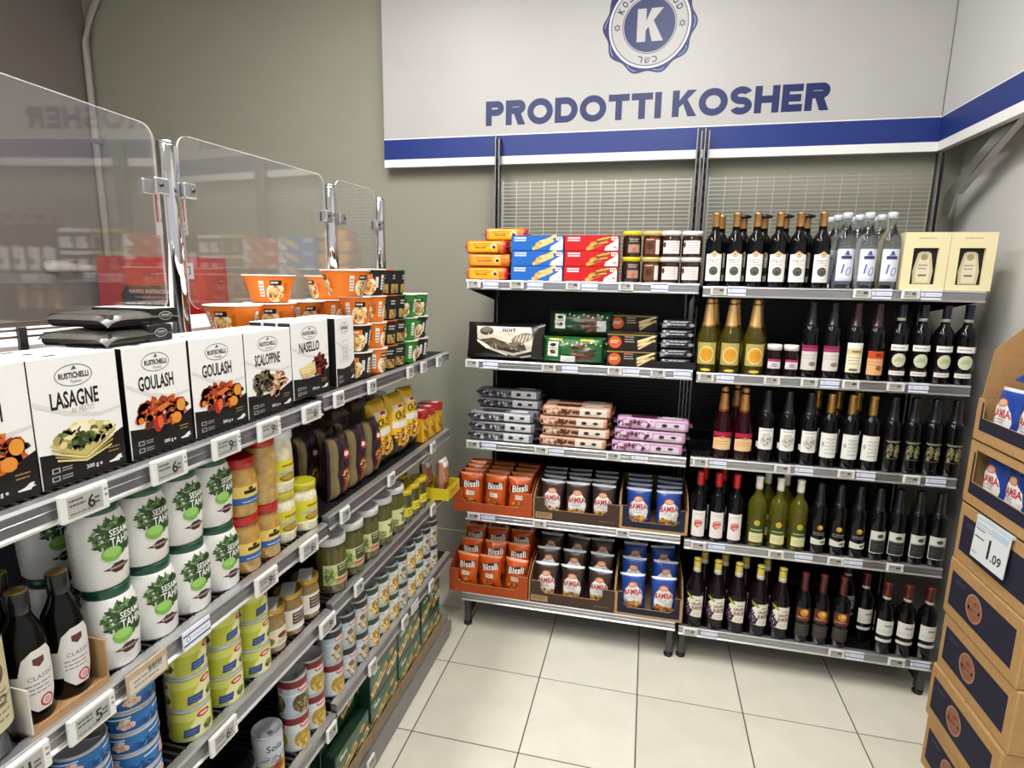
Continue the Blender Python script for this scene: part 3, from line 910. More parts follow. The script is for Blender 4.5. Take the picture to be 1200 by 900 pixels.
# third shelf
a = Art().rect(-.032, .055, .032, .145, '#ecebe6')
a.pile(0, .098, .022, .024, ['#b5b2a6', '#8f8c80', '#cfcab4', '#d3d0c8'], 60, .006, 5).lines(-.02, .022, .134, .006, 1, '#8a8a88', .003)
red('pattern', a.rect(-.044, .060, -.033, .085, '#dddbd3'))
a = Art().rect(-.034, .040, .034, .142, '#e8e6e0')
for k in range(5):
    a.rect(-.012, .056 + k * .015, .026, .062 + k * .015, '#c2bfb9')
a.ell(-.022, .095, .006, .010, '#b2aea6').rect(.0, .07, .013, .118, '#d6d3cc')
red('gray', a, capz=.22, capc='#b58a4c', capm='foil')
a = Art().rect(-.030, .125, .030, .130, '#6b6a60').lines(-.024, .026, .122, .006, 1, '#8a897c', .004, 3)
for sx in (-1, 1):
    a.pile(sx * .013, .088, .010, .026, ['#6d6442', '#8b8258', '#4a452c', '#a09a78'], 40, .005, 9 + sx)
a.rect(-.028, .056, .028, .059, '#57564c').rect(-.001, .06, .001, .118, '#2a2a26')
red('ornate', a)
# fourth shelf
a = Art().rect(-.030, .018, .030, .135, '#ebe5e1').pile(0, .078, .014, .016, ['#c9434b', '#d97a75', '#a33a44'], 26, .006, 3).poly([(-.016, .094), (.016, .094), (.0, .056)], '#d98a85').pile(0, .078, .010, .012, ['#c2333c', '#e3a39c'], 14, .005, 4).lines(-.016, .018, .118, .008, 1, '#b9a9a4', .003)
red('redcap', a, capz=.243, capc='#b0161f', h=.305)
a = Art().rect(-.030, .085, .030, .100, '#2f4a1c').rect(-.030, .022, .030, .062, '#dcd6a2').ell(0, .108, .012, .013, '#c2a637').rect(-.030, .062, .030, .084, '#3d5222').lines(-.024, .024, .074, .008, 1, '#c6c890', .004).lines(-.02, .02, .045, .009, 2, '#9a9a63', .002)
K['green'] = bottle('green', bord(.305, .0365), '#8f8a24', 'wine', (.25, '#e4e1d6', 'gloss'), a)
a = Art().ell(0, .115, .011, .0115, '#b58b2e').ell(.002, .117, .006, .006, '#dcb65a').lines(-.024, .024, .09, .008, 2, '#8c8a86', .0035).poly([(-.032, .04), (.032, .04), (.032, .068), (.0, .062), (-.032, .068)], '#d9d6cf').ell(.016, .052, .012, .006, '#6f8a4a')
red('golddot', a)
a = Art().rect(-.032, .030, .032, .125, '#cfcdc6').rect(-.029, .033, .029, .086, '#2a2929').rect(-.029, .089, .029, .122, '#d6d4cc').ell(.004, .104, .012, .008, '#4f5a40').ell(.006, .107, .008, .006, '#39422f').rect(-.029, .087, .029, .089, '#8e8d88').lines(-.020, .024, .066, .014, 2, '#4a4848', .004)
red('blackwhite', a)
# bottom shelf
def juiceprof(h, r):
    return [(0, 0), (r * .86, 0), (r, .008), (r, h * .52), (r * .95, h * .58), (r * .74, h * .66), (r * .5, h * .74), (.015, h * .82), (.0145, h * .97), (.016, h * .972), (.016, h * .995), (0, h)]
a = Art().poly([(-.034, .055), (.034, .048), (.038, .150), (-.010, .150), (-.034, .128)], '#e6e2d2').poly([(-.040, .160), (-.018, .150), (-.004, .138), (-.012, .132), (-.034, .146)], '#93a02c')
a.pile(-.028, .088, .016, .034, ['#2c1c33', '#4b2f55', '#1e1424', '#6b4a70'], 36, .007, 2).text('GRAPE', .010, .113, .013, '#6a4444', w=.042, bold=.03).text('JUICE', .010, .094, .014, '#7a3f44', w=.044, bold=.04).lines(-.004, .028, .070, .009, 2, '#a0958a', .002).rect(.002, .128, .026, .133, '#8f9a8f')
K['juice'] = bottle('juice', juiceprof(.31, .0425), '#160a10', 'dark', (.250, '#c6b54c', 'gloss', '#e4e1d8', .018), a)
a = Art().rect(-.033, .100, .033, .158, '#5a2317').ell(0, .138, .017, .017, '#c9892a').ell(.004, .143, .009, .008, '#e3ba5a').lines(-.026, .028, .112, .006, 1, '#b98d7a', .006, 6).rect(-.033, .030, .033, .086, '#37312d').lines(-.024, .026, .075, .012, 2, '#57504a', .003)
red('brown', a, capc='#4a1712', capz=.225, h=.305)
a = Art().poly([(-.034, .085), (.034, .085), (.034, .150), (-.034, .150)], '#e2dfd8').rect(-.034, .055, .034, .068, '#dcd9d1').lines(-.006, .028, .125, .008, 1, '#7d7a74', .007, 5).lines(-.028, .024, .105, .006, 2, '#b1aea8', .002)
red('maroon', a, capz=.234, capc='#5a1a17', h=.305, r=.0352, band='#dedad0')

# ---- meal boxes
def oval_logo(a, cx, cy, s):
    a.ring(cx, cy, .029 * s, .017 * s, .0011, '#4b4b4b', 32)
    a.text('RUSTICHELLI', cx, cy, .0085 * s, '#262626', w=.046 * s, bold=.03)
    a.text('Toscana', cx + .002, cy - .0095 * s, .005 * s, '#555555', w=.018 * s, shear=.25)
    a.poly([(cx - .004 * s, cy + .008 * s), (cx + .005 * s, cy + .0095 * s), (cx + .001 * s, cy + .015 * s)], '#555555')
def meal(key, title, sub, food, W=.136, H=.197, D=.036):
    w, h = .136 / 2 - .001, H - .001
    sx = W / .136
    box = MB().box(-W / 2, W / 2, -D / 2, D / 2, 0, H, {'*': '#e9e7e3', '-x': '#171513', '+x': '#171513', '-y': '#e9e7e3', '+y': '#171513', '+z': '#efede9', '-z': '#171513'}, .0012)
    a = Art()
    a.poly([(-w, .135), (-.02, .112), (.03, .1), (w, .104), (w, .1), (.03, .094), (-.02, .105), (-w, .128)], '#d6d3cd')
    a.poly([(-w, .001), (w, .001), (w, .066), (.03, .050), (-.02, .048), (-w, .054)], '#14110f')
    oval_logo(a, -.004, .166, 1.0)
    if title:
        a.text(title, -.006, .1305, .0245, '#1b1918', w=.074, bold=.022)
    if sub:
        a.text(sub, .004, .1115, .0085, '#b3b0aa', w=.036, bold=.01)
    food(a)
    if title:
        a.text('300 g e', .012, .017, .0062, '#e3e0da', w=.026, bold=.02)
    for k in range(2):
        a.rect(-.054, .022 - k * .013, -.042, .030 - k * .013, '#a9a6a0').rect(-.052, .0235 - k * .013, -.044, .0285 - k * .013, '#14110f').lines(-.039, -.022, .027 - k * .013, .004, 2, '#b5b2ac', .0014, 7 + k)
    a.lines(.036, .060, .036, .006, 2, '#9a7a4a', .0022, 5).poly([(.036, .014), (.046, .016), (.054, .021), (.060, .021), (.058, .017), (.062, .015), (.056, .014), (.054, .011), (.038, .012)], '#e3e0da')
    t = Art().rect(-w * .5, -.006, -w * .22, .006, '#1a1816').lay(flat_top(H))
    front = a.lay(flat(-D / 2), eps=.00012)
    front.v = [(p[0] * sx, p[1], p[2]) for p in front.v]
    return [('sleeve', box.mesh(key + '_sleeve', 'card')), ('front_print', front.mesh(key + '_print', 'card')), ('top_print', t.mesh(key + '_top', 'card'))]
def f_lasagne(a):
    a.poly([(-.052, .064), (-.012, .040), (0, .030), (.056, .072), (.045, .082), (.012, .090), (-.028, .080)], '#c9b975')
    a.pile(.004, .070, .044, .018, ['#a9965a', '#8d8a4a', '#d8c98a', '#5f6a38', '#c2a768', '#e6dbb0'], 80, .008, 3)
    a.pile(-.002, .066, .020, .010, ['#3f4f25', '#566a30', '#2f3d1c'], 30, .006, 4)
    for k in range(4):
        a.poly([(-.05 + .002 * k, .060 - .006 * k), (0.0, .036 - .002 * k), (.052 - .003 * k, .068 - .008 * k), (.052 - .003 * k, .065 - .008 * k), (0.0, .033 - .002 * k), (-.05 + .002 * k, .057 - .006 * k)], ['#b3a052', '#e0d49c', '#a3924a', '#d6c987'][k])
    a.pile(.0, .084, .020, .006, ['#efe6c4', '#e3d49a'], 14, .006, 6)
def f_goulash(a):
    a.pile(.002, .074, .052, .026, ['#8f2a1c', '#b8431f', '#d9742a', '#5b2d1a', '#7a1d14', '#c9552a', '#6d4a2a'], 110, .0095, 7)
    a.ell(.030, .056, .011, .0105, '#d98a35').ell(-.012, .053, .009, .015, '#a52a20').ell(-.006, .056, .006, .012, '#d6612f').ell(.042, .078, .010, .012, '#d99238').poly([(-.014, .082), (.012, .090), (.022, .084), (-.004, .074)], '#cf6a30')
def f_scaloppine(a):
    a.pile(-.022, .076, .028, .024, ['#4a4030', '#6b6048', '#8a7c5c', '#39301f'], 60, .009, 8)
    a.pile(.022, .066, .026, .026, ['#b98a66', '#d6ad86', '#a3714e', '#e3c3a0'], 40, .012, 9, .6)
def f_nasello(a):
    a.pile(.030, .078, .026, .026, ['#7a2a1a', '#5b1f14', '#96402a', '#3f1a12'], 70, .009, 10)
    a.poly([(-.048, .078), (.010, .090), (.014, .058), (-.034, .050)], '#dcc78f').poly([(-.040, .064), (.012, .068), (.014, .058), (-.034, .050)], '#cdb267').lines(-.04, .0, .08, .008, 3, '#efe2ba', .003)
def f_back(a):
    a.ring(-.002, .10, .022, .030, .001, '#9a9894').rect(-.020, .112, .018, .130, '#c9c7c2').rect(-.017, .115, .015, .127, '#e9e7e3').rect(-.018, .080, .020, .108, '#c2c0bb').rect(-.014, .084, .016, .104, '#e4e2de').rect(-.006, .09, .008, .1, '#b9b7b2')
    for k in range(5):
        a.poly([(-.045 + .018 * k, .066), (-.043 + .018 * k, .066), (-.030 + .018 * k, .082), (-.032 + .018 * k, .082)], '#8d8b87')
K['lasagne'] = meal('lasagne', 'LASAGNE', 'AL PESTO', f_lasagne, W=0.142)
K['goulash'] = meal('goulash', 'GOULASH', None, f_goulash, W=.140)
K['goulash2'] = meal('goulash2', 'GOULASH', None, f_goulash, W=.152)
K['scaloppine'] = meal('scaloppine', 'SCALOPPINE', None, f_scaloppine, W=0.167)
K['nasello'] = meal('nasello', 'NASELLO', None, f_nasello, W=0.168)
K['mealback'] = meal('mealback', None, None, f_back, W=0.126)
# black meal tray in film
mb = MB().box(-.078, .078, -.065, .065, 0, .022, {'*': '#1a1917', '+z': '#26241f'}, .006)
tr = [('tray', mb.mesh('meal_tray', 'gloss')),
      ('film', MB().grid(20, 16, lambda u, v: ((u - .5) * .170, (v - .5) * .14, .0250 + .0010 * noise.noise(Vector((u * 6, v * 7, 2))) - .012 * (abs(2 * u - 1) ** 8 + abs(2 * v - 1) ** 8)), '#4a4640').mesh('meal_film', 'film')),
      ('band', MB().box(.012, .074, -.0665, .0665, .0005, .0295, {'*': '#1d1b1a', '+z': '#e6e2da'}, .002).mesh('meal_band', 'card')),  # pale top face paints the white glare of the film
      ('band_label', Art().ell(.043, .015, .016, .008, '#d6d3cc').ell(.043, .015, .0145, .0068, '#1d1b1a').lines(.034, .053, .016, .004, 2, '#d6d3cc', .002).lay(flat(-.0666)).mesh('band_print', 'card'))]
K['tray'] = tr

# ---- noodle cups
def cup(key, r0, r1, h, base, art, lid='#efe6da', n=24):
    pr = [(0, 0), (r0 * .94, 0), (r0, .003), (r1, h - .004), (r1 + .003, h - .004), (r1 + .003, h), (r1, h), (r1 - .002, h - .001), (0, h - .001)]
    body = MB().lathe([(0, 0, base), (r0 * .94, 0, base), (r0, .003, base), (r1, h - .004, lid), (r1 + .003, h - .0035, lid), (r1 + .003, h, lid), (r1 - .001, h, lid), (r1 - .0025, h - .0012, lid), (0, h - .0012, lid)], n, base)
    return [('cup', body.mesh(key + '_cup', 'card')), ('label', art.lay(wrap([(r0, .003), (r1, h - .004)]), mx=r1 * .12, my=.03, base=.0004).mesh(key + '_label', 'card'))]
def noodle_art(r, h, base, food, dark, back):
    a = Art().rect(-3.15 * r, h * .06, 3.15 * r, h * .93, base)
    for k in (0, 1, 2):                      # picture, barcode, dark panel, repeated round the cup
        c = (k - 1) * 2.1 * r
        a.ell(c + .01, h * .36, .030, h * .34, '#efe4cc').pile(c + .012, h * .36, .024, h * .26, food, 40, .006, 3 + k)
        a.rect(c - .008, h * .62, c + .026, h * .80, dark).lines(c - .005, c + .022, h * .69, .01, 1, '#e9e2d2', .005, 2)
        a.rect(c - .040, h * .22, c - .026, h * .78, '#e9e6e0')
        for q in range(4):
            a.rect(c - .038, h * (.28 + .11 * q), c - .028, h * (.33 + .11 * q), '#8a8680')
        a.rect(c + .036, h * .3, c + .047, h * .7, back)
    return a
OR = ['#d9a24a', '#c27a2a', '#e6c27a', '#8f4a1c', '#f0dca8']
K['bowl'] = cup('bowl', .050, .070, .078, '#e2761c', noodle_art(.07, .078, '#e2761c', OR, '#1c1a16', '#c9600f'))
K['cup_o'] = cup('cup_o', .036, .047, .084, '#e2761c', noodle_art(.047, .084, '#e2761c', OR, '#1c1a16', '#c9600f'))
K['cup_b'] = cup('cup_b', .036, .047, .084, '#1f1d1b', noodle_art(.047, .084, '#1f1d1b', OR, '#e2761c', '#d9d4ca'))
K['cup_g'] = cup('cup_g', .036, .047, .084, '#2f7d2c', noodle_art(.047, .084, '#2f7d2c', ['#c99a5a', '#b3763a', '#e3c592', '#8a5a2a'], '#1b2a18', '#256624'))
K['cup_gb'] = cup('cup_gb', .036, .047, .084, '#1a211b', noodle_art(.047, .084, '#1a211b', ['#c99a5a', '#b3763a', '#e3c592', '#8a5a2a'], '#2f7d2c', '#d9d4ca'))
def small_cup(key, lid):
    a = Art().rect(-.104, .005, .104, .078, '#1c1b1a')
    for k in (0, 1, 2, 3):
        c = (k - 1.5) * .052
        a.rect(c - .020, .006, c + .018, .036, '#b89a52').pile(c, .02, .015, .012, ['#8f6a2a', '#d6bb78', '#4a3a1c'], 16, .005, k).lines(c - .014, c + .014, .062, .009, 2, '#cfcabf', .004, k)
    return cup(key, .028, .035, .084, '#1c1b1a', a, lid)
K['scup_o'] = small_cup('scup_o', '#c4561c')
K['scup_g'] = small_cup('scup_g', '#2d6b34')

# ---- tahini tub
pr = [(0, 0), (.035, 0), (.0395, .006), (.0415, .05), (.042, .098), (.0405, .114), (.0365, .127), (.034, .132), (0, .132)]
a = Art()
a.pile(-.004, .086, .030, .026, ['#2f4a22', '#3f6a2c', '#1f3a1a', '#6b8a4a', '#8aa06a', '#27451f'], 130, .008, 12, .5)
a.pile(.012, .082, .020, .022, ['#1e3a1c', '#24481f', '#2c5526'], 40, .010, 13)
a.ell(-.008, .058, .016, .012, '#78b04a').ell(-.008, .062, .013, .008, '#97c766')
a.text('SESAME', .010, .092, .011, '#f4f3ee', w=.040, bold=.012).text('TAHINI', .012, .077, .014, '#f4f3ee', w=.044, bold=.015)
a.poly([(-.024, .033), (-.012, .036), (-.006, .041), (.008, .041), (.014, .036), (.026, .033), (.014, .030), (.008, .025), (-.006, .025), (-.012, .030)], '#3d1f20').lines(-.014, .016, .032, .006, 1, '#b9a39a', .003, 3)
for k in range(5):
    a.rect(.040, .050 - .008 * k, .054, .052 - .008 * k, '#bdbab4')
a.lines(-.096, -.062, .094, .0045, 16, '#b9b6b0', .0016, 21).lines(-.094, -.07, .104, .005, 1, '#55534f', .004, 22).rect(.064, .02, .09, .07, '#d9d7d2')
a.t = [(n, q, [tuple((p[0], p[1] * 1.06) for p in t) for t in ts]) for n, q, ts in a.t]
K['tahini'] = jar('tahini', pr, '#ecebe7', 'gloss', (.0350, .126, .147, '#124a34', 'gloss'), a, 28)

# ---- spread jars
a = Art().rect(-.050, .030, .050, .072, '#e3c564').rect(-.050, .030, .050, .046, '#2f5f9e').rect(-.016, .054, .016, .062, '#1d1a14').ell(0, .066, .006, .004, '#3a3018').lines(-.02, .02, .035, .005, 1, '#cfdcec', .002)
K['mustard'] = jar('mustard', jarprof(.122, .036, .031), '#b98f42', 'jar', (.0345, .112, .134, '#b3150f', 'gloss'), a)
K['mustard_plain'] = jar('mustard_plain', jarprof(.150, .036, .031), '#bd9a52', 'jar', (.0345, .140, .162, '#b3150f', 'gloss'), None)
a = Art().rect(-.060, .030, .060, .085, '#d6cf2e').rect(-.060, .024, .060, .030, '#efeccb').ell(0, .040, .028, .010, '#8a6a1c').ell(0, .041, .022, .007, '#b08a34').lines(-.02, .02, .068, .01, 1, '#a04a2a', .006, 4).lines(-.024, .024, .056, .006, 2, '#8f9a9c', .003).poly([(-.04, .05), (.04, .062), (.04, .068), (-.04, .056)], '#aeb6b2')
K['mayo'] = jar('mayo', jarprof(.128, .0385, .034), '#e6dfbd', 'jar', (.037, .112, .132, '#c3bb2c', 'gloss'), a)
K['mayo_big'] = jar('mayo_big', jarprof(.150, .0385, .036), '#e6dfbd', 'jar', (.039, .136, .160, '#dfe3e9', 'gloss'), a)

# ---- dark bottles of the second shelf
a = Art().poly([(-.030, .040), (-.034, .10), (-.026, .128), (-.010, .140), (.018, .142), (.030, .125), (.034, .085), (.028, .05), (.014, .022), (-.012, .022)], '#d9d6d0').rect(-.072, .045, -.030, .098, '#d2cfc9')
a.poly([(-.010, .125), (.010, .125), (.010, .114), (0, .107), (-.010, .114)], '#5a2a30').text('CLASSIC', .002, .088, .008, '#4a4846', w=.046).lines(-.026, .026, .074, .008, 3, '#7d7a76', .0025, 5).ring(.006, .038, .012, .012, .0035, '#b5353c').ell(.006, .038, .006, .006, '#d99a98')
pr = [(0, 0), (.0265, 0), (.0285, .004), (.0285, .122), (.026, .138), (.018, .155), (.0135, .168), (.0130, .203), (0, .205)]
a.t = [(n, q, [tuple((p[0] * .76, p[1] * .83) for p in t) for t in ts]) for n, q, ts in a.t]
K['soy'] = bottle('soy', pr, '#0c0a09', 'dark', None, a)
K['soy'].append(('capsule', MB().lathe([(.0138, .170), (.0146, .172), (.0146, .2040, '#8a6a3a'), (.0128, .2056, '#8a6a3a'), (0, .2056)], 20, '#191817').mesh('soy_cap', 'gloss')))
a = Art().rect(-.045, .04, .045, .17, '#c9c09a').ell(.0, .125, .022, .020, '#5b4a34').ell(.006, .13, .012, .012, '#8a7452').lines(-.034, .034, .095, .010, 5, '#7d7458', .003, 9).ring(.012, .085, .010, .007, .003, '#4a3a3a')
K['bigbottle'] = bottle('bigbottle', bord(.29, .041), '#0c0a09', 'dark', (.235, '#14110f', 'gloss'), a)

# ---- bags
def pillow_fn(w, h, d, seed, pinch=.16, lean=0.0):
    r = random.Random(seed)
    ox = r.uniform(0, 50)
    def depth(u, v):                           # u, v in -1..1
        e = max(0.0, 1 - abs(v) ** 3.2) ** .6 * max(0.0, 1 - abs(u) ** 2.6) ** .55
        nz = noise.noise(Vector((u * 1.6 + ox, v * 1.9, seed))) * .22 + noise.noise(Vector((u * 4 + ox, v * 4, seed + 3))) * .09
        return d / 2 * e * (1 + nz) + .0006
    def front(u, v, e=0.0, side=-1):
        uu, vv = max(-1, min(1, 2 * u / w)), max(-1, min(1, 2 * v / h - 1))
        k = 1 - pinch * (1 - abs(vv) ** 4) * .6
        x = u * k + .004 * noise.noise(Vector((vv * 3 + ox, 1, seed)))
        return (x, side * (depth(uu, vv) + e) + lean * v, v)
    return front
def bag(key, w, h, d, col, art, seed=1, crimp='#c9c4bd', lean=0.0, pinch=.16, bottom=None):
    f = pillow_fn(w, h, d, seed, pinch, lean)
    mb = MB()
    cf = (lambda u, v: (crimp if v > .955 else col) if v > .5 or not bottom else (bottom if v < .33 else col))
    N, Q = 16, 20
    mb.grid(N, Q, lambda u, v: f((u - .5) * w, v * h), cf)
    mb.grid(N, Q, lambda u, v: f((.5 - u) * w, v * h, 0, 1), cf)
    spec = [('bag', mb.mesh(key + '_bag', 'film'))]
    if art:
        spec.append(('print', art.lay(f, mx=w * .06, my=h * .045, base=.0008).mesh(key + '_print', 'film')))
    return spec
def crunchy(seed):
    a = Art().poly([(-.044, .098), (.046, .108), (.048, .142), (-.046, .130)], '#4a1c0e')
    a.text('Bissli', .004, .119, .030, '#f4efe8', w=.080, bold=.025, rot=.10)
    a.rect(-.022, .064, .022, .085, '#e6ded6').lines(-.018, .018, .078, .006, 2, '#9a8478', .002, seed)
    a.pile(.0, .035, .034, .018, ['#c4641c', '#e0913a', '#8f3a12', '#d9a052'], 24, .008, seed)
    return bag('crunchy%d' % seed, .112, .168, .050, '#cf5413', a, seed, '#dd9468')
def bluepuff(seed, base, key):
    a = Art()
    a.poly([(-.034, .030), (.034, .030), (.040, .066), (.036, .10), (.022, .116), (.014, .130), (-.014, .130), (-.022, .116), (-.036, .10), (-.040, .066)], '#e9e6e2')
    a.ell(0, .126, .020, .013, '#b9532e').ell(0, .126, .016, .010, '#e0b08a')
    a.text('BAMBA', .0, .092, .024, '#b01f22', w=.074, bold=.03, rot=.05)
    a.lines(-.022, .022, .072, .009, 2, '#7d8fb0', .003, seed)
    a.pile(.0, .034, .036, .014, ['#c9862c', '#e6b25a', '#a3601c', '#efcf8a'], 26, .009, seed)
    a.t = [(n, q, [tuple((p[0] * 1.15, p[1]) for p in t) for t in ts]) for n, q, ts in a.t]
    return bag('%s%d' % (key, seed), .112, .17, .050, base, a, seed, '#cfd3da')
for s in (1, 2, 3):
    K['crunchy%d' % s] = crunchy(s)
    K['bluepuff%d' % s] = bluepuff(s, '#1e4396', 'bluepuff')
    K['darkpuff%d' % s] = bluepuff(s + 5, '#3a2a26', 'darkpuff')
a = Art().rect(-.044, .170, .044, .188, '#e9dfd0').text('CROU', .0, .150, .026, '#22201c', w=.080, bold=.02).rect(-.05, .105, .05, .128, '#e6e2d8').rect(-.05, .128, .05, .134, '#d9cf5a')
a.poly([(-.016, .176), (.016, .176), (.016, .186), (-.016, .186)], '#b5281c').pile(.0, .065, .05, .030, ['#d99a1c', '#efc24a', '#b8741a', '#f2d678', '#8a4a14'], 90, .008, 5)
K['crouton'] = bag('crouton', .110, .225, .078, '#ecbd20', a, 4, '#caa22c', bottom='#2a1a16', lean=.12)
a = Art()
a.poly([(-.022, .01), (.044, .01), (.050, .17), (.0, .19), (-.028, .12)], '#2a1420').poly([(-.048, .008), (-.026, .008), (-.034, .12), (-.026, .19), (-.048, .19)], '#7d6c42')
a.pile(.008, .062, .018, .040, ['#d9812a', '#b8521c', '#efae52', '#7a2a14'], 30, .008, 3).ell(.010, .135, .018, .014, '#b5232b').ell(.010, .135, .012, .007, '#e6d6cc').lines(.01, .042, .028, .008, 2, '#8a6a7a', .003)
K['soup'] = bag('soup', .100, .190, .070, '#2d1a24', a, 7, '#4a3a3c')
# red-topped yellow boxes of soup almonds
mb = MB().box(-.031, .031, -.045, .045, 0, .098, '#dfa81c', .003)
a = Art().pile(0, .045, .026, .040, ['#f0c440', '#c98a1c', '#e8b02c', '#f6d876'], 50, .009, 4).rect(-.031, .092, .031, .098, '#b5151c')
K['almond'] = [('tub', mb.mesh('almond_tub', 'gloss')), ('lid', MB().box(-.033, .033, -.047, .047, .0985, .128, '#b5151c', .006).mesh('almond_lid', 'gloss')),
               ('print', a.lay(flat(-.045)).mesh('almond_print', 'card')), ('top_label', Art().rect(-.018, -.034, .014, -.010, '#e6ddd8').lay(flat_top(.1281)).mesh('almond_top', 'card'))]
K['honeyjar'] = jar('honeyjar', jarprof(.16, .045, .040), '#7a4a10', 'jar', (.043, .150, .175, '#e3e0da', 'gloss'), None)

# ---- cans
def can(key, r, h, side, art, top='#b9babd', n=28, ring=True):
    pr = [(0, .002, top), (r * .93, .002, top), (r * .95, 0, top), (r, .0005, top), (r, .004, side), (r * .985, .006, side), (r * .985, h - .006, top), (r, h - .004, top), (r, h - .0005, top), (r * .95, h, top), (r * .93, h - .003, top), (r * .2, h - .0032, top), (0, h - .0032)]
    spec = [('can', MB().lathe(pr, n, side).mesh(key + '_can', 'foil' if side == top else 'gloss'))]
    if ring:
        spec.append(('pull_tab', MB().box(-.006, .006, -r * .8, -r * .3, h - .0031, h - .0012, '#c9cacc', .0006).mesh('pull_tab', 'steel')))
    if art:
        spec.append(('label', art.lay(wrap([(r * .985, .006), (r * .985, h - .006)]), mx=r * .11, my=.04, base=.0006).mesh(key + '_label', 'card')))
    return spec
r = .041
a = Art()
for k in (-1, 0, 1):
    c = k * .086
    a.rect(c - .043, .006, c + .043, .036, '#1f6cb0').poly([(c - .043, .006), (c + .043, .006), (c + .043, .018), (c - .01, .012), (c - .043, .022)], '#17539a')
    a.pile(c + .020, .020, .014, .007, ['#e3c9b8', '#d9a98f', '#f0e3d6'], 16, .005, 4).poly([(c - .020, .030), (c + .030, .034), (c + .030, .031), (c - .020, .027)], '#cfe0ef').pile(c - .02, .014, .018, .006, ['#123f7a', '#2f86c9', '#0f3566'], 18, .005, 6)
K['tuna'] = can('tuna', r, .042, '#1f6cb0', a)
r = .040
a = Art()
for k in (-1, 0, 1):
    c = k * .088
    a.rect(c - .044, .006, c + .044, .064, '#b9bd3a').rect(c - .044, .046, c + .044, .064, '#cdd06a').poly([(c + .004, .006), (c + .044, .006), (c + .044, .064), (c + .022, .064), (c - .002, .034)], '#dcdba2')
    a.poly([(c - .016, .010), (c + .012, .012), (c + .016, .030), (c - .014, .028)], '#2c4482').lines(c - .011, c + .010, .022, .006, 2, '#9aa8d6', .0009, 4)
    a.ell(c + .032, .022, .010, .009, '#6b7a2a').pile(c + .032, .022, .009, .008, ['#4a5a1c', '#8a9a3a', '#5f6f26'], 16, .004, 3).ell(c + .024, .052, .014, .007, '#b5242c').ell(c + .024, .052, .009, .003, '#e6c9c4')
K['greencan'] = can('greencan', r, .071, '#b9bd3a', a)
def tallcan(key, base, band, foods, picb, lid='#b9babd', r=.037, h=.108, logo='#c46a70'):
    a = Art()
    for k in (-1, 0, 1):
        c = k * .078
        a.rect(c - .039, h * .06, c + .039, h * .94, base).rect(c - .039, h * .76, c + .039, h * .94, band)
        a.ell(c, h * .33, .030, h * .27, picb).pile(c, h * .32, .026, h * .24, foods, 40, .007, 5)
        a.ell(c + .004, h * .70, .020, h * .075, logo).lines(c - .010, c + .018, h * .69, .006, 1, '#f0e6e0', .005, 3)
        a.rect(c - .039, h * .55, c + .039, h * .60, '#d6dce2')
    return can(key, r, h, base, a, lid)
K['olives'] = tallcan('olives', '#b9c3cf', '#7a2226', ['#6a5a2c', '#8a7a44', '#4a4020', '#a3925a'], '#55492a')
K['chickpea'] = tallcan('chickpea', '#cfd4d6', '#7a2226', ['#c9a84a', '#e0c878', '#a9862c', '#b8963a'], '#a98a3a')
K['beans'] = tallcan('beans', '#b9c6d2', '#26332c', ['#8a7a5a', '#a3906a', '#6a5a42', '#c2b08a'], '#d9d4c4', logo='#c98a8f')
K['corn'] = tallcan('corn', '#c3ccd0', '#2c4a34', ['#d6a51c', '#efc84a', '#b3801a', '#8a6a1c'], '#e3dcc0', logo='#d9d9d6')
a = Art()
for k in (-1, 0, 1):
    c = k * .078
    a.rect(c - .039, .007, c + .039, .125, '#c2cad0').rect(c - .039, .007, c + .039, .05, '#d2b53a').ell(c + .006, .040, .020, .018, '#b8741c').ell(c + .006, .040, .014, .010, '#8a2a1c').text('Soia', c, .098, .018, '#3d4a5a', w=.04, bold=.02).pile(c, .068, .028, .012, ['#7d8a92', '#9aa5aa', '#5d6a72', '#b8c0c4'], 22, .008, 2, .4)
K['soycan'] = can('soycan', .037, .132, '#c2cad0', a)

# ---- jars with gold lids, pickle jars, yellow-lid jars
a = Art().poly([(-.055, .020), (.055, .020), (.055, .060), (.02, .066), (-.02, .066), (-.055, .060)], '#dcd2b4').ell(0, .046, .014, .007, '#5a3026').ell(.03, .036, .018, .012, '#c9772a').ell(-.034, .036, .012, .010, '#6a7a3a').lines(-.014, .014, .032, .005, 2, '#8a7a5a', .002)
K['gefilte'] = jar('gefilte', jarprof(.112, .036, .033), '#8f7440', 'jar', (.036, .104, .118, '#c0993c', 'foil'), a)
a = Art().rect(-.06, .018, .06, .075, '#e0dace').rect(-.022, .034, .026, .066, '#4a2c2c').lines(-.018, .022, .058, .009, 3, '#cbb9a6', .003).rect(-.06, .018, .06, .026, '#efeae0')
K['gefilte_d'] = jar('gefilte_d', jarprof(.112, .036, .033), '#8a6f3c', 'jar', (.036, .104, .118, '#c0993c', 'foil'), a)
K['card'] = None
a = Art().poly([(-.062, .030), (.062, .030), (.062, .092), (-.062, .092)], '#c9cc92').pile(-.040, .062, .016, .024, ['#5f7a34', '#8a9a5a', '#a9b87a'], 20, .008, 3).poly([(-.020, .052), (.024, .052), (.026, .088), (-.022, .088)], '#3f4630').lines(-.016, .018, .080, .009, 2, '#c9cc92', .003).rect(-.028, .034, .034, .048, '#c98a6a').lines(-.022, .03, .041, .005, 1, '#8f3a2a', .004)
pk = jarprof(.165, .046, .041)
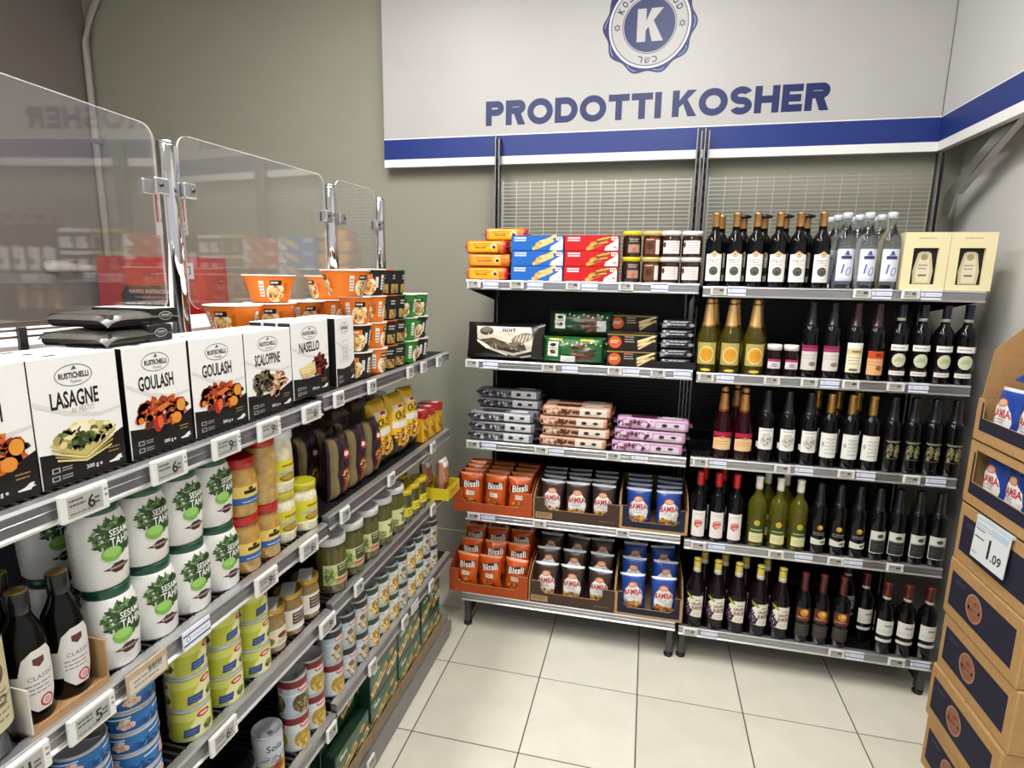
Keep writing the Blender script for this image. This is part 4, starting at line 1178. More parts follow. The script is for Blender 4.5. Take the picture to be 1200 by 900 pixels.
def cukes(seed, cols):
    mb = MB()
    r = random.Random(seed)
    for k in range(9):
        an = 6.283 * k / 9
        x, y = .030 * math.cos(an), .030 * math.sin(an)
        for z0 in (.006, .072):
            mb.lathe([(0, z0), (.008, z0 + .004), (.0115, z0 + .02), (.0115, z0 + .046), (.007, z0 + .062), (0, z0 + .065)], 8, r.choice(cols), x, y)
    return mb
K['pickle'] = [('glass', MB().lathe(pk, 24, '#5a5a2a').mesh('pickle_glass', 'jar')), ('lid', MB().lathe([(.042, .150), (.0465, .150), (.0465, .170), (.0445, .173), (.040, .1715), (0, .1715)], 24, '#dfe0e0').mesh('pickle_lid', 'gloss')),
               ('cucumbers', cukes(3, ['#5d6326', '#7a7a34', '#4a5020', '#8a8440']).mesh('cucumbers', 'plain')), ('label', a.lay(wrap(pk), mx=.005, my=.05).mesh('pickle_label', 'paper'))]
K['pickle'][0][1].materials[0] = M['wine']
for p in K['pickle'][0][1].color_attributes['Col'].data:
    p.color = (0.34, 0.32, 0.10, 1)
b = Art().rect(-.060, .030, .060, .092, '#cfd09a').poly([(-.006, .040), (.002, .06), (-.016, .078), (.004, .074), (.010, .088), (.014, .072), (.034, .076), (.012, .058), (.012, .040)], '#4f6a2c').pile(-.034, .05, .014, .014, ['#7a8a44', '#a3ad6a'], 12, .008, 2).ell(.04, .05, .008, .012, '#8a9a50')
K['pickle2'] = [K['pickle'][0], K['pickle'][1], K['pickle'][2], ('label', b.lay(wrap(pk), mx=.005, my=.05).mesh('pickle_label', 'paper'))]
a = Art().rect(-.036, .025, .036, .060, '#d9c92c').lines(-.02, .02, .045, .01, 2, '#7a6a1c', .004)
K['yjar'] = jar('yjar', jarprof(.12, .034, .030), '#4a4a1c', 'jar', (.033, .108, .126, '#d6bf22', 'gloss'), a)
K['rubber'] = None

# ---- wafer packs on the lowest gondola shelf
W, H, D = .21, .125, .045
a = Art().rect(-W / 2 + .002, .002, W / 2 - .002, H - .002, '#1b4a33').poly([(-W / 2 + .002, .06), (W / 2 - .002, .095), (W / 2 - .002, .105), (-W / 2 + .002, .07)], '#3a7a4c')
for k in range(5):
    c, q = -.078 + .039 * k, .037 + .012 * (k % 3)
    P = [rot2((x, y), .5) for x, y in ((-.023, -.014), (.023, -.014), (.023, .014), (-.023, .014))]
    a.poly([(c + x, q + y) for x, y in P], ['#e3bf72', '#f0d592', '#d3aa58'][k % 3]).poly([(c + x * .8, q + y * .35 + .002) for x, y in P], '#8a6230')
a.ell(.06, .09, .018, .012, '#c98a3a').text('tam', -.06, .100, .018, '#e3ead9', w=.045, bold=.03).poly([(-.098, .104), (-.08, .118), (-.06, .121), (-.08, .112)], '#8fbf5a')
K['wafer'] = [('carton', MB().box(-W / 2, W / 2, -D / 2, D / 2, 0, H, '#17392a', .003).mesh('wafer_carton', 'gloss')), ('print', a.lay(flat(-D / 2)).mesh('wafer_print', 'gloss'))]

# ---- boxes, packs and jars on the left wall bay
def carton(key, w, h, d, side, art, top=None, c=.0015, mat='card'):
    mb = MB().box(-w / 2, w / 2, -d / 2, d / 2, 0, h, {'*': side, '+z': top or side}, c)
    return [('carton', mb.mesh(key + '_carton', mat)), ('print', art.lay(flat(-d / 2)).mesh(key + '_print', mat))]
def sticks(base, fcols, seed, tail):
    a = Art().rect(-.111, .002, .111, .061, base).poly([(.055, .002), (.111, .002), (.111, .05), (.09, .036), (.06, .018)], '#e6e2dc')
    a.lines(-.10, -.045, .050, .01, 1, '#e9eef4', .006, 4).lines(-.10, -.045, .040, .01, 1, '#e9eef4', .006, 3)
    for k in range(6):
        c = (.012 + .010 * (k % 3) + .004 * k, .018 + .006 * k)
        P = [rot2((x, y), .35 + .12 * (k % 2)) for x, y in ((-.034, -.006), (.030, -.006), (.036, 0), (.030, .006), (-.034, .006))]
        a.poly([(c[0] + x, c[1] + y) for x, y in P], fcols[k % len(fcols)]).poly([(c[0] + x * .9, c[1] + y * .4 + .002) for x, y in P], fcols[(k + 1) % len(fcols)])
    a.rect(.082, .043, .108, .058, '#e6e2dc').text('10', .095, .0505, .009, '#b5242c', w=.018, bold=.03).poly([(.088, .012), (.098, .020), (.108, .012), (.105, .011), (.098, .016), (.091, .011)], tail)
    return a
K['bluebox'] = carton('bluebox', .228, .0635, .10, '#1a56a8', sticks('#1f62b5', ['#d9b466', '#c99c48', '#e6cb8a'], 1, '#b5a06a'), '#3a7ac4')
K['redbox'] = carton('redbox', .228, .0635, .10, '#b0161c', sticks('#c0161c', ['#d9b05a', '#c9922c', '#8a4a1c'], 1, '#2a1c16'), '#c8343a')
a = Art().rect(-.028, .012, .028, .080, '#3a2a24').rect(-.024, .018, .024, .050, '#a98a76').ell(0, .03, .008, .01, '#c9504a').lines(-.02, .02, .07, .008, 2, '#cbb9ac', .003)
K['ychoc'] = jar('ychoc', jarprof(.098, .039, .036), '#2a1a14', 'jar', (.040, .086, .104, '#d6c422', 'gloss'), a)
a = Art().rect(-.032, .012, .032, .076, '#6a3a22').rect(.014, .012, .032, .070, '#e3dcd4').ell(-.008, .044, .014, .016, '#3f2216').lines(-.026, .008, .068, .008, 1, '#d9b48a', .004)
K['ychoc2'] = jar('ychoc2', jarprof(.098, .038, .036), '#4a2616', 'jar', (.040, .086, .104, '#d0b76a', 'gloss'), a)
a = Art().rect(-.036, .014, .036, .066, '#e6dedb').ell(-.030, .050, .006, .012, '#4a2a20').lines(-.016, .028, .056, .010, 4, '#b39a96', .003, 6)
K['wchoc'] = jar('wchoc', jarprof(.098, .041, .038), '#33190f', 'jar', (.042, .086, .104, '#e9e5e1', 'gloss'), a)

def flowpack(key, w, h, d, col, art, fin, seed=1, mat='film', top=None, ends=None):
    """biscuit pack: rounded body with a crimped fin at each end; print on front"""
    mb = MB()
    r = random.Random(seed)
    b = w / 2 - .014
    n = 12
    def ringpt(i, k):
        a = 6.28318 * (i + .5) / n
        cx, cz = math.cos(a), math.sin(a)
        m = max(abs(cx), abs(cz))
        q = 1 / (abs(cx) ** 5 + abs(cz) ** 5) ** .2
        return cx * q * d / 2 * k, h / 2 + cz * q * h / 2 * k
    xs = [(-b, .82), (-b * .95, .97), (-b * .86, 1), (-b * .5, 1), (0, .98), (b * .5, 1), (b * .86, 1), (b * .95, .97), (b, .82)]
    vs, fs = [], []
    for x, k in xs:
        vs += [(x,) + ringpt(i, k) for i in range(n)]
    for j in range(len(xs) - 1):
        fs += [(j * n + i, j * n + (i + 1) % n, (j + 1) * n + (i + 1) % n, (j + 1) * n + i) for i in range(n)]
    fs += [tuple(range(n))[::-1], tuple(range((len(xs) - 1) * n, len(xs) * n))]
    ec = ends or col
    cs = [(ec if j in (0, 1, len(xs) - 3, len(xs) - 2) else col) for j in range(len(xs) - 1) for _ in range(n)] + [ec, ec]
    mb.add(vs, fs, cs, True)
    for s in (-1, 1):
        z = []
        for k in range(9):
            z.append((s * (w / 2 + (.003 if k % 2 else 0)), -d / 2 * .9 + d * .9 * k / 8))
        vs = [(s * b, -d * .40, h * .5 - h * .18), (s * b, d * .40, h * .5 - h * .18)]
        zz = h * .5
        P = [(s * b * .98, -d * .42), (s * b * .98, d * .42)]
        poly = [P[0]] + z + [P[1]]
        if s > 0:
            poly = poly
        mb.prism(poly if s > 0 else poly[::-1], zz - .0015, zz + .0015, fin, 'z')
    spec = [('pack', mb.mesh(key + '_pack', mat))]
    yf = -d / 2
    def fn(u, v, e):
        q = abs(2 * v / h - 1)
        k = (1 - min(.999, q) ** 5) ** .2 if q > .55 else 1
        return (u, yf * max(.72, k) - e - .0006, v)
    if art:
        spec.append(('print', art.lay(fn, mx=.03, my=h * .1).mesh(key + '_print', mat)))
    if top:
        for q in patches(top):
            spec.append(('top_print', q.lay(flat_top(h * 1.0), base=.0002).mesh(key + '_top', mat)))
    return spec
def cookie(key, c1, fin, seed):
    a = Art().rect(-.075, .006, .055, .050, c1).lines(-.06, .03, .040, .008, 2, '#c45a1c', .003, seed).lines(-.05, .02, .022, .01, 1, '#8a4a14', .006, seed + 1)
    a.ell(.036, .03, .013, .012, '#e3d2b4').ell(.038, .027, .008, .007, '#4a2416').ell(.033, .034, .005, .004, '#b9926a').rect(-.086, .006, -.075, .05, '#d9822c')
    return flowpack(key, .215, .057, .075, '#d8701c', a, fin, seed, ends=fin)
K['cookie_a'] = cookie('cookie_a', '#ecab1e', '#b3191c', 1)
K['cookie_b'] = cookie('cookie_b', '#e89a24', '#d8761c', 2)
# large black and white biscuit pack, leaning back
def wide_art():
    a = Art().poly([(-.135, .148), (.120, .150), (.135, .105), (.130, .045), (.05, .022), (-.02, .034), (-.09, .068), (-.13, .095)], '#cfc8b4')
    a.poly([(-.12, .088), (-.04, .05), (.05, .034), (.11, .05), (.09, .088), (.02, .078), (-.05, .10)], '#3f3428').poly([(-.09, .088), (-.01, .062), (.07, .052), (.07, .076), (0, .074), (-.06, .10)], '#5a4c3a')
    a.ell(-.085, .128, .034, .018, '#3a2e24').ell(-.085, .132, .026, .011, '#6a5a48').ell(.085, .10, .05, .022, '#7a6c58', 20, .3)
    for k in range(5):
        a.poly([(.05 + .016 * k, .082), (.056 + .016 * k, .082), (.068 + .014 * k, .116), (.062 + .014 * k, .116)], '#c2b8a2')
    a.text('nori', .02, .138, .018, '#2a241c', w=.06, bold=.05).poly([(.08, .012), (.13, .022), (.13, .028), (.08, .018)], '#c9c4b4').poly([(-.13, .09), (-.06, .056), (.02, .026), (.02, .02), (-.08, .052), (-.13, .08)], '#e9e4d4')
    return a
K['bigpack'] = bag('bigpack', .36, .165, .07, '#18130f', wide_art(), 11, '#0f0c0a', pinch=.02, lean=.18)
def green_art(seed, bright):
    a = Art().rect(-.125, .006, .125, .108, bright).rect(-.116, .03, -.068, .094, '#dfe2d6').ell(-.092, .080, .014, .008, '#1d2a1c').ell(-.092, .050, .014, .010, '#5a2a2a').lines(-.11, -.074, .064, .008, 1, '#6a6a5a', .004)
    a.pile(.045, .055, .052, .036, ['#3a1f14', '#5b3420', '#4a2818', '#6d4228'], 30, .018, seed, .6)
    for k in range(9):
        a.ell(-.05 + .021 * k, .094 - .006 * (k % 3), .004, .004, '#cfd66a')
    return a
a = green_art(3, '#1d5a2c')
a.rect(-.055, .004, .010, .034, '#e6e6de').rect(-.11, .10, -.05, .108, '#c9b92c').rect(.03, .10, .09, .108, '#c9b92c')
K['greenpack'] = bag('greenpack', .275, .115, .07, '#123a1e', a, 13, '#1d5a2c', pinch=.02, lean=.12)
a = green_art(4, '#123c22')
a.rect(.075, .02, .115, .068, '#c9cbc4')
K['greenpack_d'] = bag('greenpack_d', .285, .108, .07, '#0d2a17', a, 14, '#164a28', pinch=.02, lean=.1)
a = Art().rect(-.103, .002, .103, .070, '#211614').rect(-.103, .062, .103, .066, '#a39a2c').ell(-.070, .032, .027, .026, '#cf5a22').lines(-.088, -.054, .036, .008, 2, '#f0d9c4', .004).lines(-.03, .012, .054, .010, 3, '#cfc6bc', .003, 7).rect(-.028, .056, -.012, .064, '#c0301c')
for k in range(5):
    P = [rot2((x, y), .55 - .22 * (k % 3)) for x, y in ((-.038, -.004), (.038, -.004), (.038, .004), (-.038, .004))]
    a.poly([(.06 + x, .026 + .006 * k + y) for x, y in P], ['#d9c088', '#e9d9a8', '#c9a864'][k % 3])
K['stickbox'] = carton('stickbox', .208, .072, .12, '#1a1210', a, '#2a2420')
a = Art().rect(-.056, .003, .056, .038, '#15141a').lines(-.03, .05, .028, .010, 2, '#c9c9cc', .004, 5).pile(-.05, .02, .014, .014, ['#8a8a8f', '#b9b9bd', '#5a5a60'], 12, .007, 3).ell(.056, .018, .010, .007, '#8a8a92')
K['wafer_black'] = flowpack('wafer_black', .145, .04, .07, '#16151a', a, '#2a2a30', 4)
def rollpack(key, base, spots, white, seed, h=.046, w=.33, d=.075):
    a = Art().rect(-w / 2 + .02, .005, w / 2 - .02, h - .004, base).pile(-.07, h / 2, .085, h * .20, spots, 34, .012, seed, .8)
    a.rect(w / 2 - .15, .006, w / 2 - .03, h - .006, white)
    if white != base:
        a.ell(w / 2 - .115, h * .5, .012, .008, '#2b2320').ell(w / 2 - .065, h * .52, .012, .006, '#2b2320').lines(w / 2 - .13, w / 2 - .05, h * .3, .006, 1, '#8a7f78', .003, seed)
    t = Art().rect(-.09, -d * .35, .02, d * .3, spots[0]).rect(.04, -d * .3, .12, d * .25, '#e3dcd6')
    return flowpack(key, w, h, d, base, a, spots[1], seed, 'film', t)
K['roll_s'] = rollpack('roll_s', '#6b6d73', ['#2a2224', '#4a4046', '#1c181c', '#c2c5ca'], '#c9cacd', 3)
K['roll_b'] = rollpack('roll_b', '#c4957a', ['#5b3020', '#7a4630', '#e0bfa6', '#43241a'], '#e0d3c6', 5)
K['roll_p'] = rollpack('roll_p', '#b98fb0', ['#5b2a3a', '#7a4458', '#e3c9dc', '#4a2230'], '#dccbd8', 8, h=.052)

# cream gift box with a bottle in its window
W, H, D = .148, .212, .10
fr = MB().box(-W / 2, W / 2, -D / 2 + .002, D / 2, 0, H, {'*': '#e6d9a8', '-y': '#14110f'})
for x0, x1, z0, z1 in ((-W / 2, -W / 2 + .032, 0, H), (W / 2 - .032, W / 2, 0, H), (-W / 2 + .032, W / 2 - .032, 0, .022), (-W / 2 + .032, W / 2 - .032, .155, H)):
    fr.box(x0, x1, -D / 2 - .010, -D / 2 + .002, z0, z1, '#eadfb2')
lb = Art().poly([(-.030, .024), (.030, .024), (.034, .07), (.022, .135), (.012, .142), (-.012, .142), (-.022, .135), (-.034, .07)], '#cdbf9c').poly([(-.020, .03), (.020, .03), (.024, .07), (.014, .128), (-.014, .128), (-.024, .07)], '#e0d6b8').ell(0, .122, .012, .012, '#a3946e').rect(-.014, .052, .014, .058, '#6a5c44').lines(-.016, .016, .09, .012, 2, '#8a7c5c', .004)
K['giftbox'] = [('box', fr.mesh('gift_box', 'card')), ('flask_label', lb.lay(flat(-D / 2 + .0005)).mesh('flask_label', 'paper'), 'flask-shaped cream label in the window'), ('box_print', Art().lines(-.03, .03, .188, .01, 1, '#cbbd88', .005).lay(flat(-D / 2 - .010)).mesh('gift_print', 'card'))]

# display trays
def display(key, w, d, h, lip, out, inn, side, sticker=None, cut=.045, edge='#b08a5c'):
    """cardboard tray: cut-away front with a low lip, high back and sloping sides"""
    mb = MB()
    t = .004
    mb.box(-w / 2, w / 2, -d / 2, d / 2, 0, t, {'*': inn, '-y': out})
    mb.box(-w / 2, w / 2, d / 2 - t, d / 2, t, h, {'*': inn})
    for s in (-1, 1):
        x0, x1 = (-w / 2, -w / 2 + t) if s < 0 else (w / 2 - t, w / 2)
        mb.prism([(-d / 2 + t, t), (d / 2 - t, t), (d / 2 - t, h), (-d / 2 + .09, h), (-d / 2 + t, h * .72)], x0, x1, side)
    fp = [(-w / 2, 0), (w / 2, 0), (w / 2, h * .72), (w / 2 - cut, h * .72), (w / 2 - cut, lip + .02), (w / 2 - cut - .02, lip), (-w / 2 + cut + .02, lip), (-w / 2 + cut, lip + .02), (-w / 2 + cut, h * .72), (-w / 2, h * .72)]
    f = MB()
    ix = tessellate_polygon([[Vector((p[0], p[1], 0)) for p in fp]])
    for y, rev in ((-d / 2 - .0005, False), (-d / 2 + t, True)):
        f.add([(p[0], y, p[1]) for p in fp], [tuple(i if not rev else i[::-1]) for i in ix], out if not rev else inn)
    n = len(fp)
    for k in range(n):
        p, q = fp[k], fp[(k + 1) % n]
        f.add([(p[0], -d / 2 - .0005, p[1]), (p[0], -d / 2 + t, p[1]), (q[0], -d / 2 + t, q[1]), (q[0], -d / 2 - .0005, q[1])], [(0, 1, 2, 3)], edge)
    a = Art()
    b = .012
    pr = None
    if sticker == 'frame':                     # plain board edge round the dark print
        a.rect(-w / 2, 0, w / 2, b, edge).rect(-w / 2, b, -w / 2 + b, h * .71, edge).rect(w / 2 - b, b, w / 2, h * .71, edge)
    elif sticker == 'label':
        a.rect(-w / 2 + .012, .008, -w / 2 + .09, .038, '#a98a62').lines(-w / 2 + .02, -w / 2 + .08, .028, .01, 2, '#5a4630', .004).lines(w / 2 - .09, w / 2 - .02, .02, .01, 1, '#7a675c', .004).rect(-w / 2, 0, -w / 2 + .006, h * .71, edge)
    spec = [('tray', mb.mesh(key + '_tray', 'kraft')), ('front_panel', f.mesh(key + '_front', 'kraft'))]
    if a.t:
        for q in patches(a):
            spec.append(('front_print', q.lay(flat(-d / 2 - .0005)).mesh(key + '_print', 'kraft')))
    return spec

# ================================================================== goods: placing
K['crunchy_tray'] = display('crunchy_tray', .385, .33, .16, .045, '#b04a1c', '#96401a', '#99421a', edge='#b88a5a')
K['darkpuff_tray'] = display('darkpuff_tray', .395, .33, .15, .052, '#463227', '#2e221c', '#a98458', 'label', cut=.055)
K['bluepuff_tray'] = display('bluepuff_tray', .295, .33, .155, .040, '#1b1f33', '#8a6a44', '#a98458', 'frame', cut=.035)

def SH(side, k):                                # standing height and front line of a wall shelf
    return (ZL if side == 'L' else ZR)[k] - .004 + .0005, YS[side][k]

def bottles(kind, side, k, xs, name, label, cat, group, dy=0.0, rad=.042, row=''):
    z, y = SH(side, k)
    n = len(xs)
    for i, x in enumerate(xs):
        o = put(K[kind], name, label % nth(i, n), cat, (x, y + rad + dy, z), rnd.uniform(-.12, .12), group)

# top shelf of the wine bay
bottles('king', 'R', 0, (1.044, 1.122, 1.200, 1.283, 1.357, 1.439), 'wine_bottle', 'tan-capped wine with round seal, %s of the front six, top shelf', 'bottle', 'white-labelled wines on the top shelf')
for i, x in enumerate((1.075, 1.160, 1.240, 1.320, 1.400)):
    o = put(K['king'], 'wine_bottle', 'tan-capped wine in second row on top shelf, %s behind the front six' % nth(i, 5), 'bottle', (x, SH('R', 0)[1] + .128, SH('R', 0)[0]), .2, 'white-labelled wines on the top shelf')
    if i in (1, 2, 3, 4):
        obj('security_cap', MB().lathe([(.0165, .276), (.030, .279), (.030, .285), (.0165, .292), (0, .292)], 20, '#141414').mesh('security_cap', 'gloss'), o, 'black anti-theft disc on the neck')
bottles('vodka', 'R', 0, (1.522, 1.599, 1.676), 'spirit_bottle', 'clear spirit bottle with pale 10 label, %s of three in front on top shelf', 'bottle', 'clear spirit bottles on the top shelf')
for r_ in (1, 2):
    for i, x in enumerate((1.512, 1.590, 1.668)):
        put(K['vodka'], 'spirit_bottle', 'clear spirit bottle in the %s row on top shelf, %s of three' % (('second', 'rearmost')[r_ - 1], nth(i, 3)), 'bottle', (x, SH('R', 0)[1] + .042 + .083 * r_, SH('R', 0)[0]), 0, 'clear spirit bottles on the top shelf')
for i, x in enumerate((1.7925, 1.9425)):
    put(K['giftbox'], 'gift_box', 'cream gift box with flask window on top shelf, %s one' % ('left' if i == 0 else 'right'), 'box', (x, SH('R', 0)[1] + .075, SH('R', 0)[0]), 0, 'cream gift boxes')
# second shelf
bottles('gold', 'R', 1, (1.046, 1.136, 1.228), 'sparkling_bottle', 'green-gold sparkling wine with yellow oval label, %s of the front three', 'bottle', 'gold-foiled sparkling wines', rad=.048)
for i, x in enumerate((1.075, 1.163, 1.251)):
    put(K['gold'], 'sparkling_bottle', 'gold-foiled sparkling wine in the second row, %s behind the oval labels' % nth(i, 3), 'bottle', (x, SH('R', 1)[1] + .140, SH('R', 1)[0]), 0, 'gold-foiled sparkling wines')
bottles('jam', 'R', 1, (1.306, 1.369), 'jam_jar', 'small dark jam jar with white lid beside sparkling wine, %s of two', 'jar', 'small jam jars between bottles', rad=.034)
bottles('magenta', 'R', 1, (1.436, 1.514), 'wine_bottle', 'dark wine with magenta-topped grey label on second shelf, %s of two', 'bottle', 'magenta-label wines')
bottles('ivory', 'R', 1, (1.597,), 'wine_bottle', 'dark wine with tall ivory label between magenta and orange labels%.0s', 'bottle', None)
bottles('orange', 'R', 1, (1.672,), 'wine_bottle', 'dark wine with orange label right of the ivory-labelled bottle%.0s', 'bottle', None)
bottles('trio', 'R', 1, (1.752, 1.827, 1.902, 1.977), 'wine_bottle', 'dark wine with three-piece white label on second shelf, %s of four', 'bottle', 'three-piece label wines')
# third shelf
bottles('pink', 'R', 2, (1.132, 1.214), 'sparkling_bottle', 'dark sparkling wine with crimson and peach label, %s of two', 'bottle', 'crimson-label sparkling wines', rad=.046)
put(K['pink'], 'sparkling_bottle', 'copper-foiled sparkling wine standing behind the two crimson labels', 'bottle', (1.195, SH('R', 2)[1] + .136, SH('R', 2)[0]), 0, 'crimson-label sparkling wines')
bottles('pattern', 'R', 2, (1.301, 1.383, 1.464), 'wine_bottle', 'black wine with white floral-pattern label on third shelf, %s of three', 'bottle', 'floral-label wines')
bottles('gray', 'R', 2, (1.541, 1.618, 1.694), 'wine_bottle', 'gold-capped wine with pale grey text label, %s of three in front', 'bottle', 'grey-label wines')
for i, x in enumerate((1.512, 1.590, 1.664)):
    put(K['gray'], 'wine_bottle', 'gold-capped wine in the second row of third shelf, %s of three' % nth(i, 3), 'bottle', (x, SH('R', 2)[1] + .126, SH('R', 2)[0]), 0, 'grey-label wines')
bottles('ornate', 'R', 2, (1.768, 1.840, 1.912, 1.984), 'wine_bottle', 'black wine with dark ornate label on third shelf, %s of four', 'bottle', 'dark ornate-label wines')
# fourth shelf
bottles('redcap', 'R', 3, (1.062, 1.137, 1.210), 'wine_bottle', 'red-capped wine with white label and red emblem, %s of the front three', 'bottle', 'red-capped wines')
for i, x in enumerate((1.09, 1.168)):
    put(K['redcap'], 'wine_bottle', 'red-capped wine in the second row of fourth shelf, %s of two' % ('left', 'right')[i], 'bottle', (x, SH('R', 3)[1] + .126, SH('R', 3)[0]), 0, 'red-capped wines')
bottles('green', 'R', 3, (1.300, 1.384, 1.462), 'wine_bottle', 'yellow-green white wine with white cap on fourth shelf, %s of three', 'bottle', 'yellow-green white wines')
for i, x in enumerate((1.350, 1.425)):
    put(K['green'], 'wine_bottle', 'yellow-green wine in the second row of fourth shelf, %s of two' % ('left', 'right')[i], 'bottle', (x, SH('R', 3)[1] + .126, SH('R', 3)[0]), 0, 'yellow-green white wines')
bottles('golddot', 'R', 3, (1.540, 1.615, 1.688), 'wine_bottle', 'black wine with gold dot above white label, %s of three', 'bottle', 'gold-dot wines')
bottles('blackwhite', 'R', 3, (1.760, 1.832, 1.904, 1.976), 'wine_bottle', 'black wine with white-framed black label on fourth shelf, %s of four', 'bottle', 'white-framed black label wines')
# bottom shelf
bottles('juice', 'R', 4, (1.073, 1.160, 1.246, 1.334, 1.422), 'juice_bottle', 'grape juice bottle with yellow cap on bottom shelf, %s of the front five', 'bottle', 'grape juice bottles', rad=.046)
for i, x in enumerate((1.112, 1.200, 1.288, 1.376)):
    put(K['juice'], 'juice_bottle', 'grape juice bottle in the second row of the bottom shelf, %s of four' % nth(i, 4), 'bottle', (x, SH('R', 4)[1] + .136, SH('R', 4)[0]), 0, 'grape juice bottles')
bottles('brown', 'R', 4, (1.510, 1.582, 1.658), 'wine_bottle', 'dark wine with brown label and gold disc on bottom shelf, %s of three', 'bottle', 'brown-label wines')
bottles('maroon', 'R', 4, (1.822, 1.898, 1.976), 'wine_bottle', 'maroon-capped wine with two-piece label, %s of three in front, bottom shelf', 'bottle', 'two-piece label wines')
for i, (x, d) in enumerate(((1.768, .115), (1.728, .215))):
    put(K['maroon'], 'wine_bottle', ['two-piece label wine set back behind the gap on the bottom shelf', 'two-piece label wine farthest back in the gap of the bottom shelf'][i], 'bottle', (x, SH('R', 4)[1] + d, SH('R', 4)[0]), .15, 'two-piece label wines')

# top shelf of the biscuit bay
z, y = SH('L', 0)
for k, (key, x, rz, lb) in enumerate((('cookie_a', .092, 0, 'orange biscuit pack with red fin at the bottom of its pile'), ('cookie_b', .100, .03, 'orange biscuit pack second from the bottom of its pile'),
                                      ('cookie_a', .088, -.05, 'orange biscuit pack third in its pile, pushed left'))):
    put(K[key], 'biscuit_pack', lb, 'biscuits', (x, y + .052, z + .0575 * k), rz, 'orange biscuit packs on the top shelf')
for k in range(3):
    put(K['cookie_b'], 'biscuit_pack', 'orange biscuit pack hidden in the rear pile, %s one' % TIER[3][k], 'biscuits', (.155, y + .150, z + .0575 * k), 0, 'orange biscuit packs on the top shelf')
put(K['cookie_a'], 'biscuit_pack', 'orange and red biscuit pack lying crosswise on top of the pile', 'biscuits', (.155, y + .125, z + .0575 * 3 + .001), .04, 'orange biscuit packs on the top shelf')
for key, x, nm, c in (('bluebox', .317, 'blue', 'blue biscuit stick boxes'), ('redbox', .549, 'red', 'red biscuit stick boxes')):
    for k in range(3):
        put(K[key], 'biscuit_box', '%s biscuit stick box on the top shelf, %s of its stack' % (nm, TIER[3][k]), 'box', (x + .002 * (k % 2), y + .058, z + .064 * k), 0, c)
for i, (x, key, ds) in enumerate(((.716, 'ychoc', 'jar with bright yellow lid'), (.798, 'ychoc2', 'brown chocolate jar with dull yellow lid'), (.872, 'wchoc', 'white-lidded spread jar, left column'), (.957, 'wchoc', 'white-lidded spread jar, right column'))):
    for k in range(2):
        put(K[key], 'spread_jar', '%s, %s of two on the top shelf' % (ds, ('lower', 'upper')[k]), 'jar', (x, y + .048, z + .1045 * k), (.25, 0, .1, -.1)[i], 'spread jars on the top shelf')
# second shelf
z, y = SH('L', 1)
put(K['bigpack'], 'biscuit_pack', 'large black and white biscuit pack leaning on the second shelf', 'biscuits', (.170, y + .05, z), -.02)
put(K['greenpack'], 'biscuit_pack', 'bright green chocolate biscuit pack, lower of the two green packs', 'biscuits', (.487, y + .045, z), 0, 'green chocolate packs')
put(K['greenpack_d'], 'biscuit_pack', 'dark green chocolate biscuit pack standing behind and above the bright green pack', 'biscuits', (.506, y + .112, z + .118), 0, 'green chocolate packs')
put(K['greenpack_d'], 'biscuit_pack', 'dark green chocolate pack at the back supporting the upper green pack', 'biscuits', (.506, y + .140, z), 0, 'green chocolate packs')
put(K['stickbox'], 'snack_box', 'black breadstick box hidden at the back under the top one, lower', 'box', (.737, y + .19, z), 0, 'black breadstick boxes')
put(K['stickbox'], 'snack_box', 'black breadstick box hidden at the back under the top one, upper', 'box', (.737, y + .19, z + .0725), 0, 'black breadstick boxes')
for k in range(3):
    put(K['stickbox'], 'snack_box', 'black breadstick box with orange disc, %s of three stacked' % TIER[3][k], 'box', (.737, y + (.066 if k < 2 else .19), z + .0725 * k), 0, 'black breadstick boxes')
tr = MB().box(-.080, .080, -.045, .045, 0, .003, '#141316')
tr.box(-.080, .080, -.047, -.0445, 0, .03, '#1a191c').box(-.080, .080, .0445, .047, 0, .06, '#141316')
tr.box(-.080, -.077, -.0445, .0445, .003, .04, '#141316').box(.077, .080, -.0445, .0445, .003, .04, '#141316')
t = thing('snack_tray', 'low black card tray holding black wafer packs', 'tray', (.9215, y + .052, z))
obj('tray', tr.mesh('snack_tray', 'card'), t)
for k in range(5):
    put(K['wafer_black'], 'wafer_pack', 'black wafer pack in the stack beside the sparkling wine, %s of five' % TIER[5][k], 'biscuits', (.9215 - .003 * (k % 2), y + .052 + (.01 if k > 2 else 0), z + .0035 + .0405 * k), .02 * (k % 2), 'black wafer packs')
# third shelf
z, y = SH('L', 2)
for k in range(3):
    put(K['roll_s'], 'chocolate_roll', 'silver and black roll cake pack in the front pile, %s of three' % TIER[3][k], 'biscuits', (.165 + .006 * (k % 2), y + .052, z + .0465 * k), .02 * (k - 1), 'silver roll cake packs')
for k in range(5):
    put(K['roll_s'], 'chocolate_roll', 'silver and black roll cake pack in the rear pile, %s of five' % TIER[5][k], 'biscuits', (.180 + .006 * (k % 2), y + .142, z + .0465 * k), -.02 * (k - 1), 'silver roll cake packs')
for k in range(4):
    put(K['roll_b'], 'chocolate_roll', 'beige and brown roll cake pack, %s of four stacked in the middle' % TIER[4][k], 'biscuits', (.498 + .012 * (k % 2), y + .052 + .004 * (k % 2), z + .0465 * k), .025 * (k - 2), 'beige roll cake packs')
    put(K['roll_b'], 'chocolate_roll', 'beige and brown roll cake pack in the second pile behind, %s of four' % TIER[4][k], 'biscuits', (.510, y + .146, z + .0465 * k + .001), 0, 'beige roll cake packs')
for k in range(3):
    put(K['roll_p'], 'chocolate_roll', 'pink and brown roll cake pack at the right end, %s of three' % TIER[3][k], 'biscuits', (.824 + .010 * k, y + .052, z + .0525 * k), .02 * (1 - k), 'pink roll cake packs')
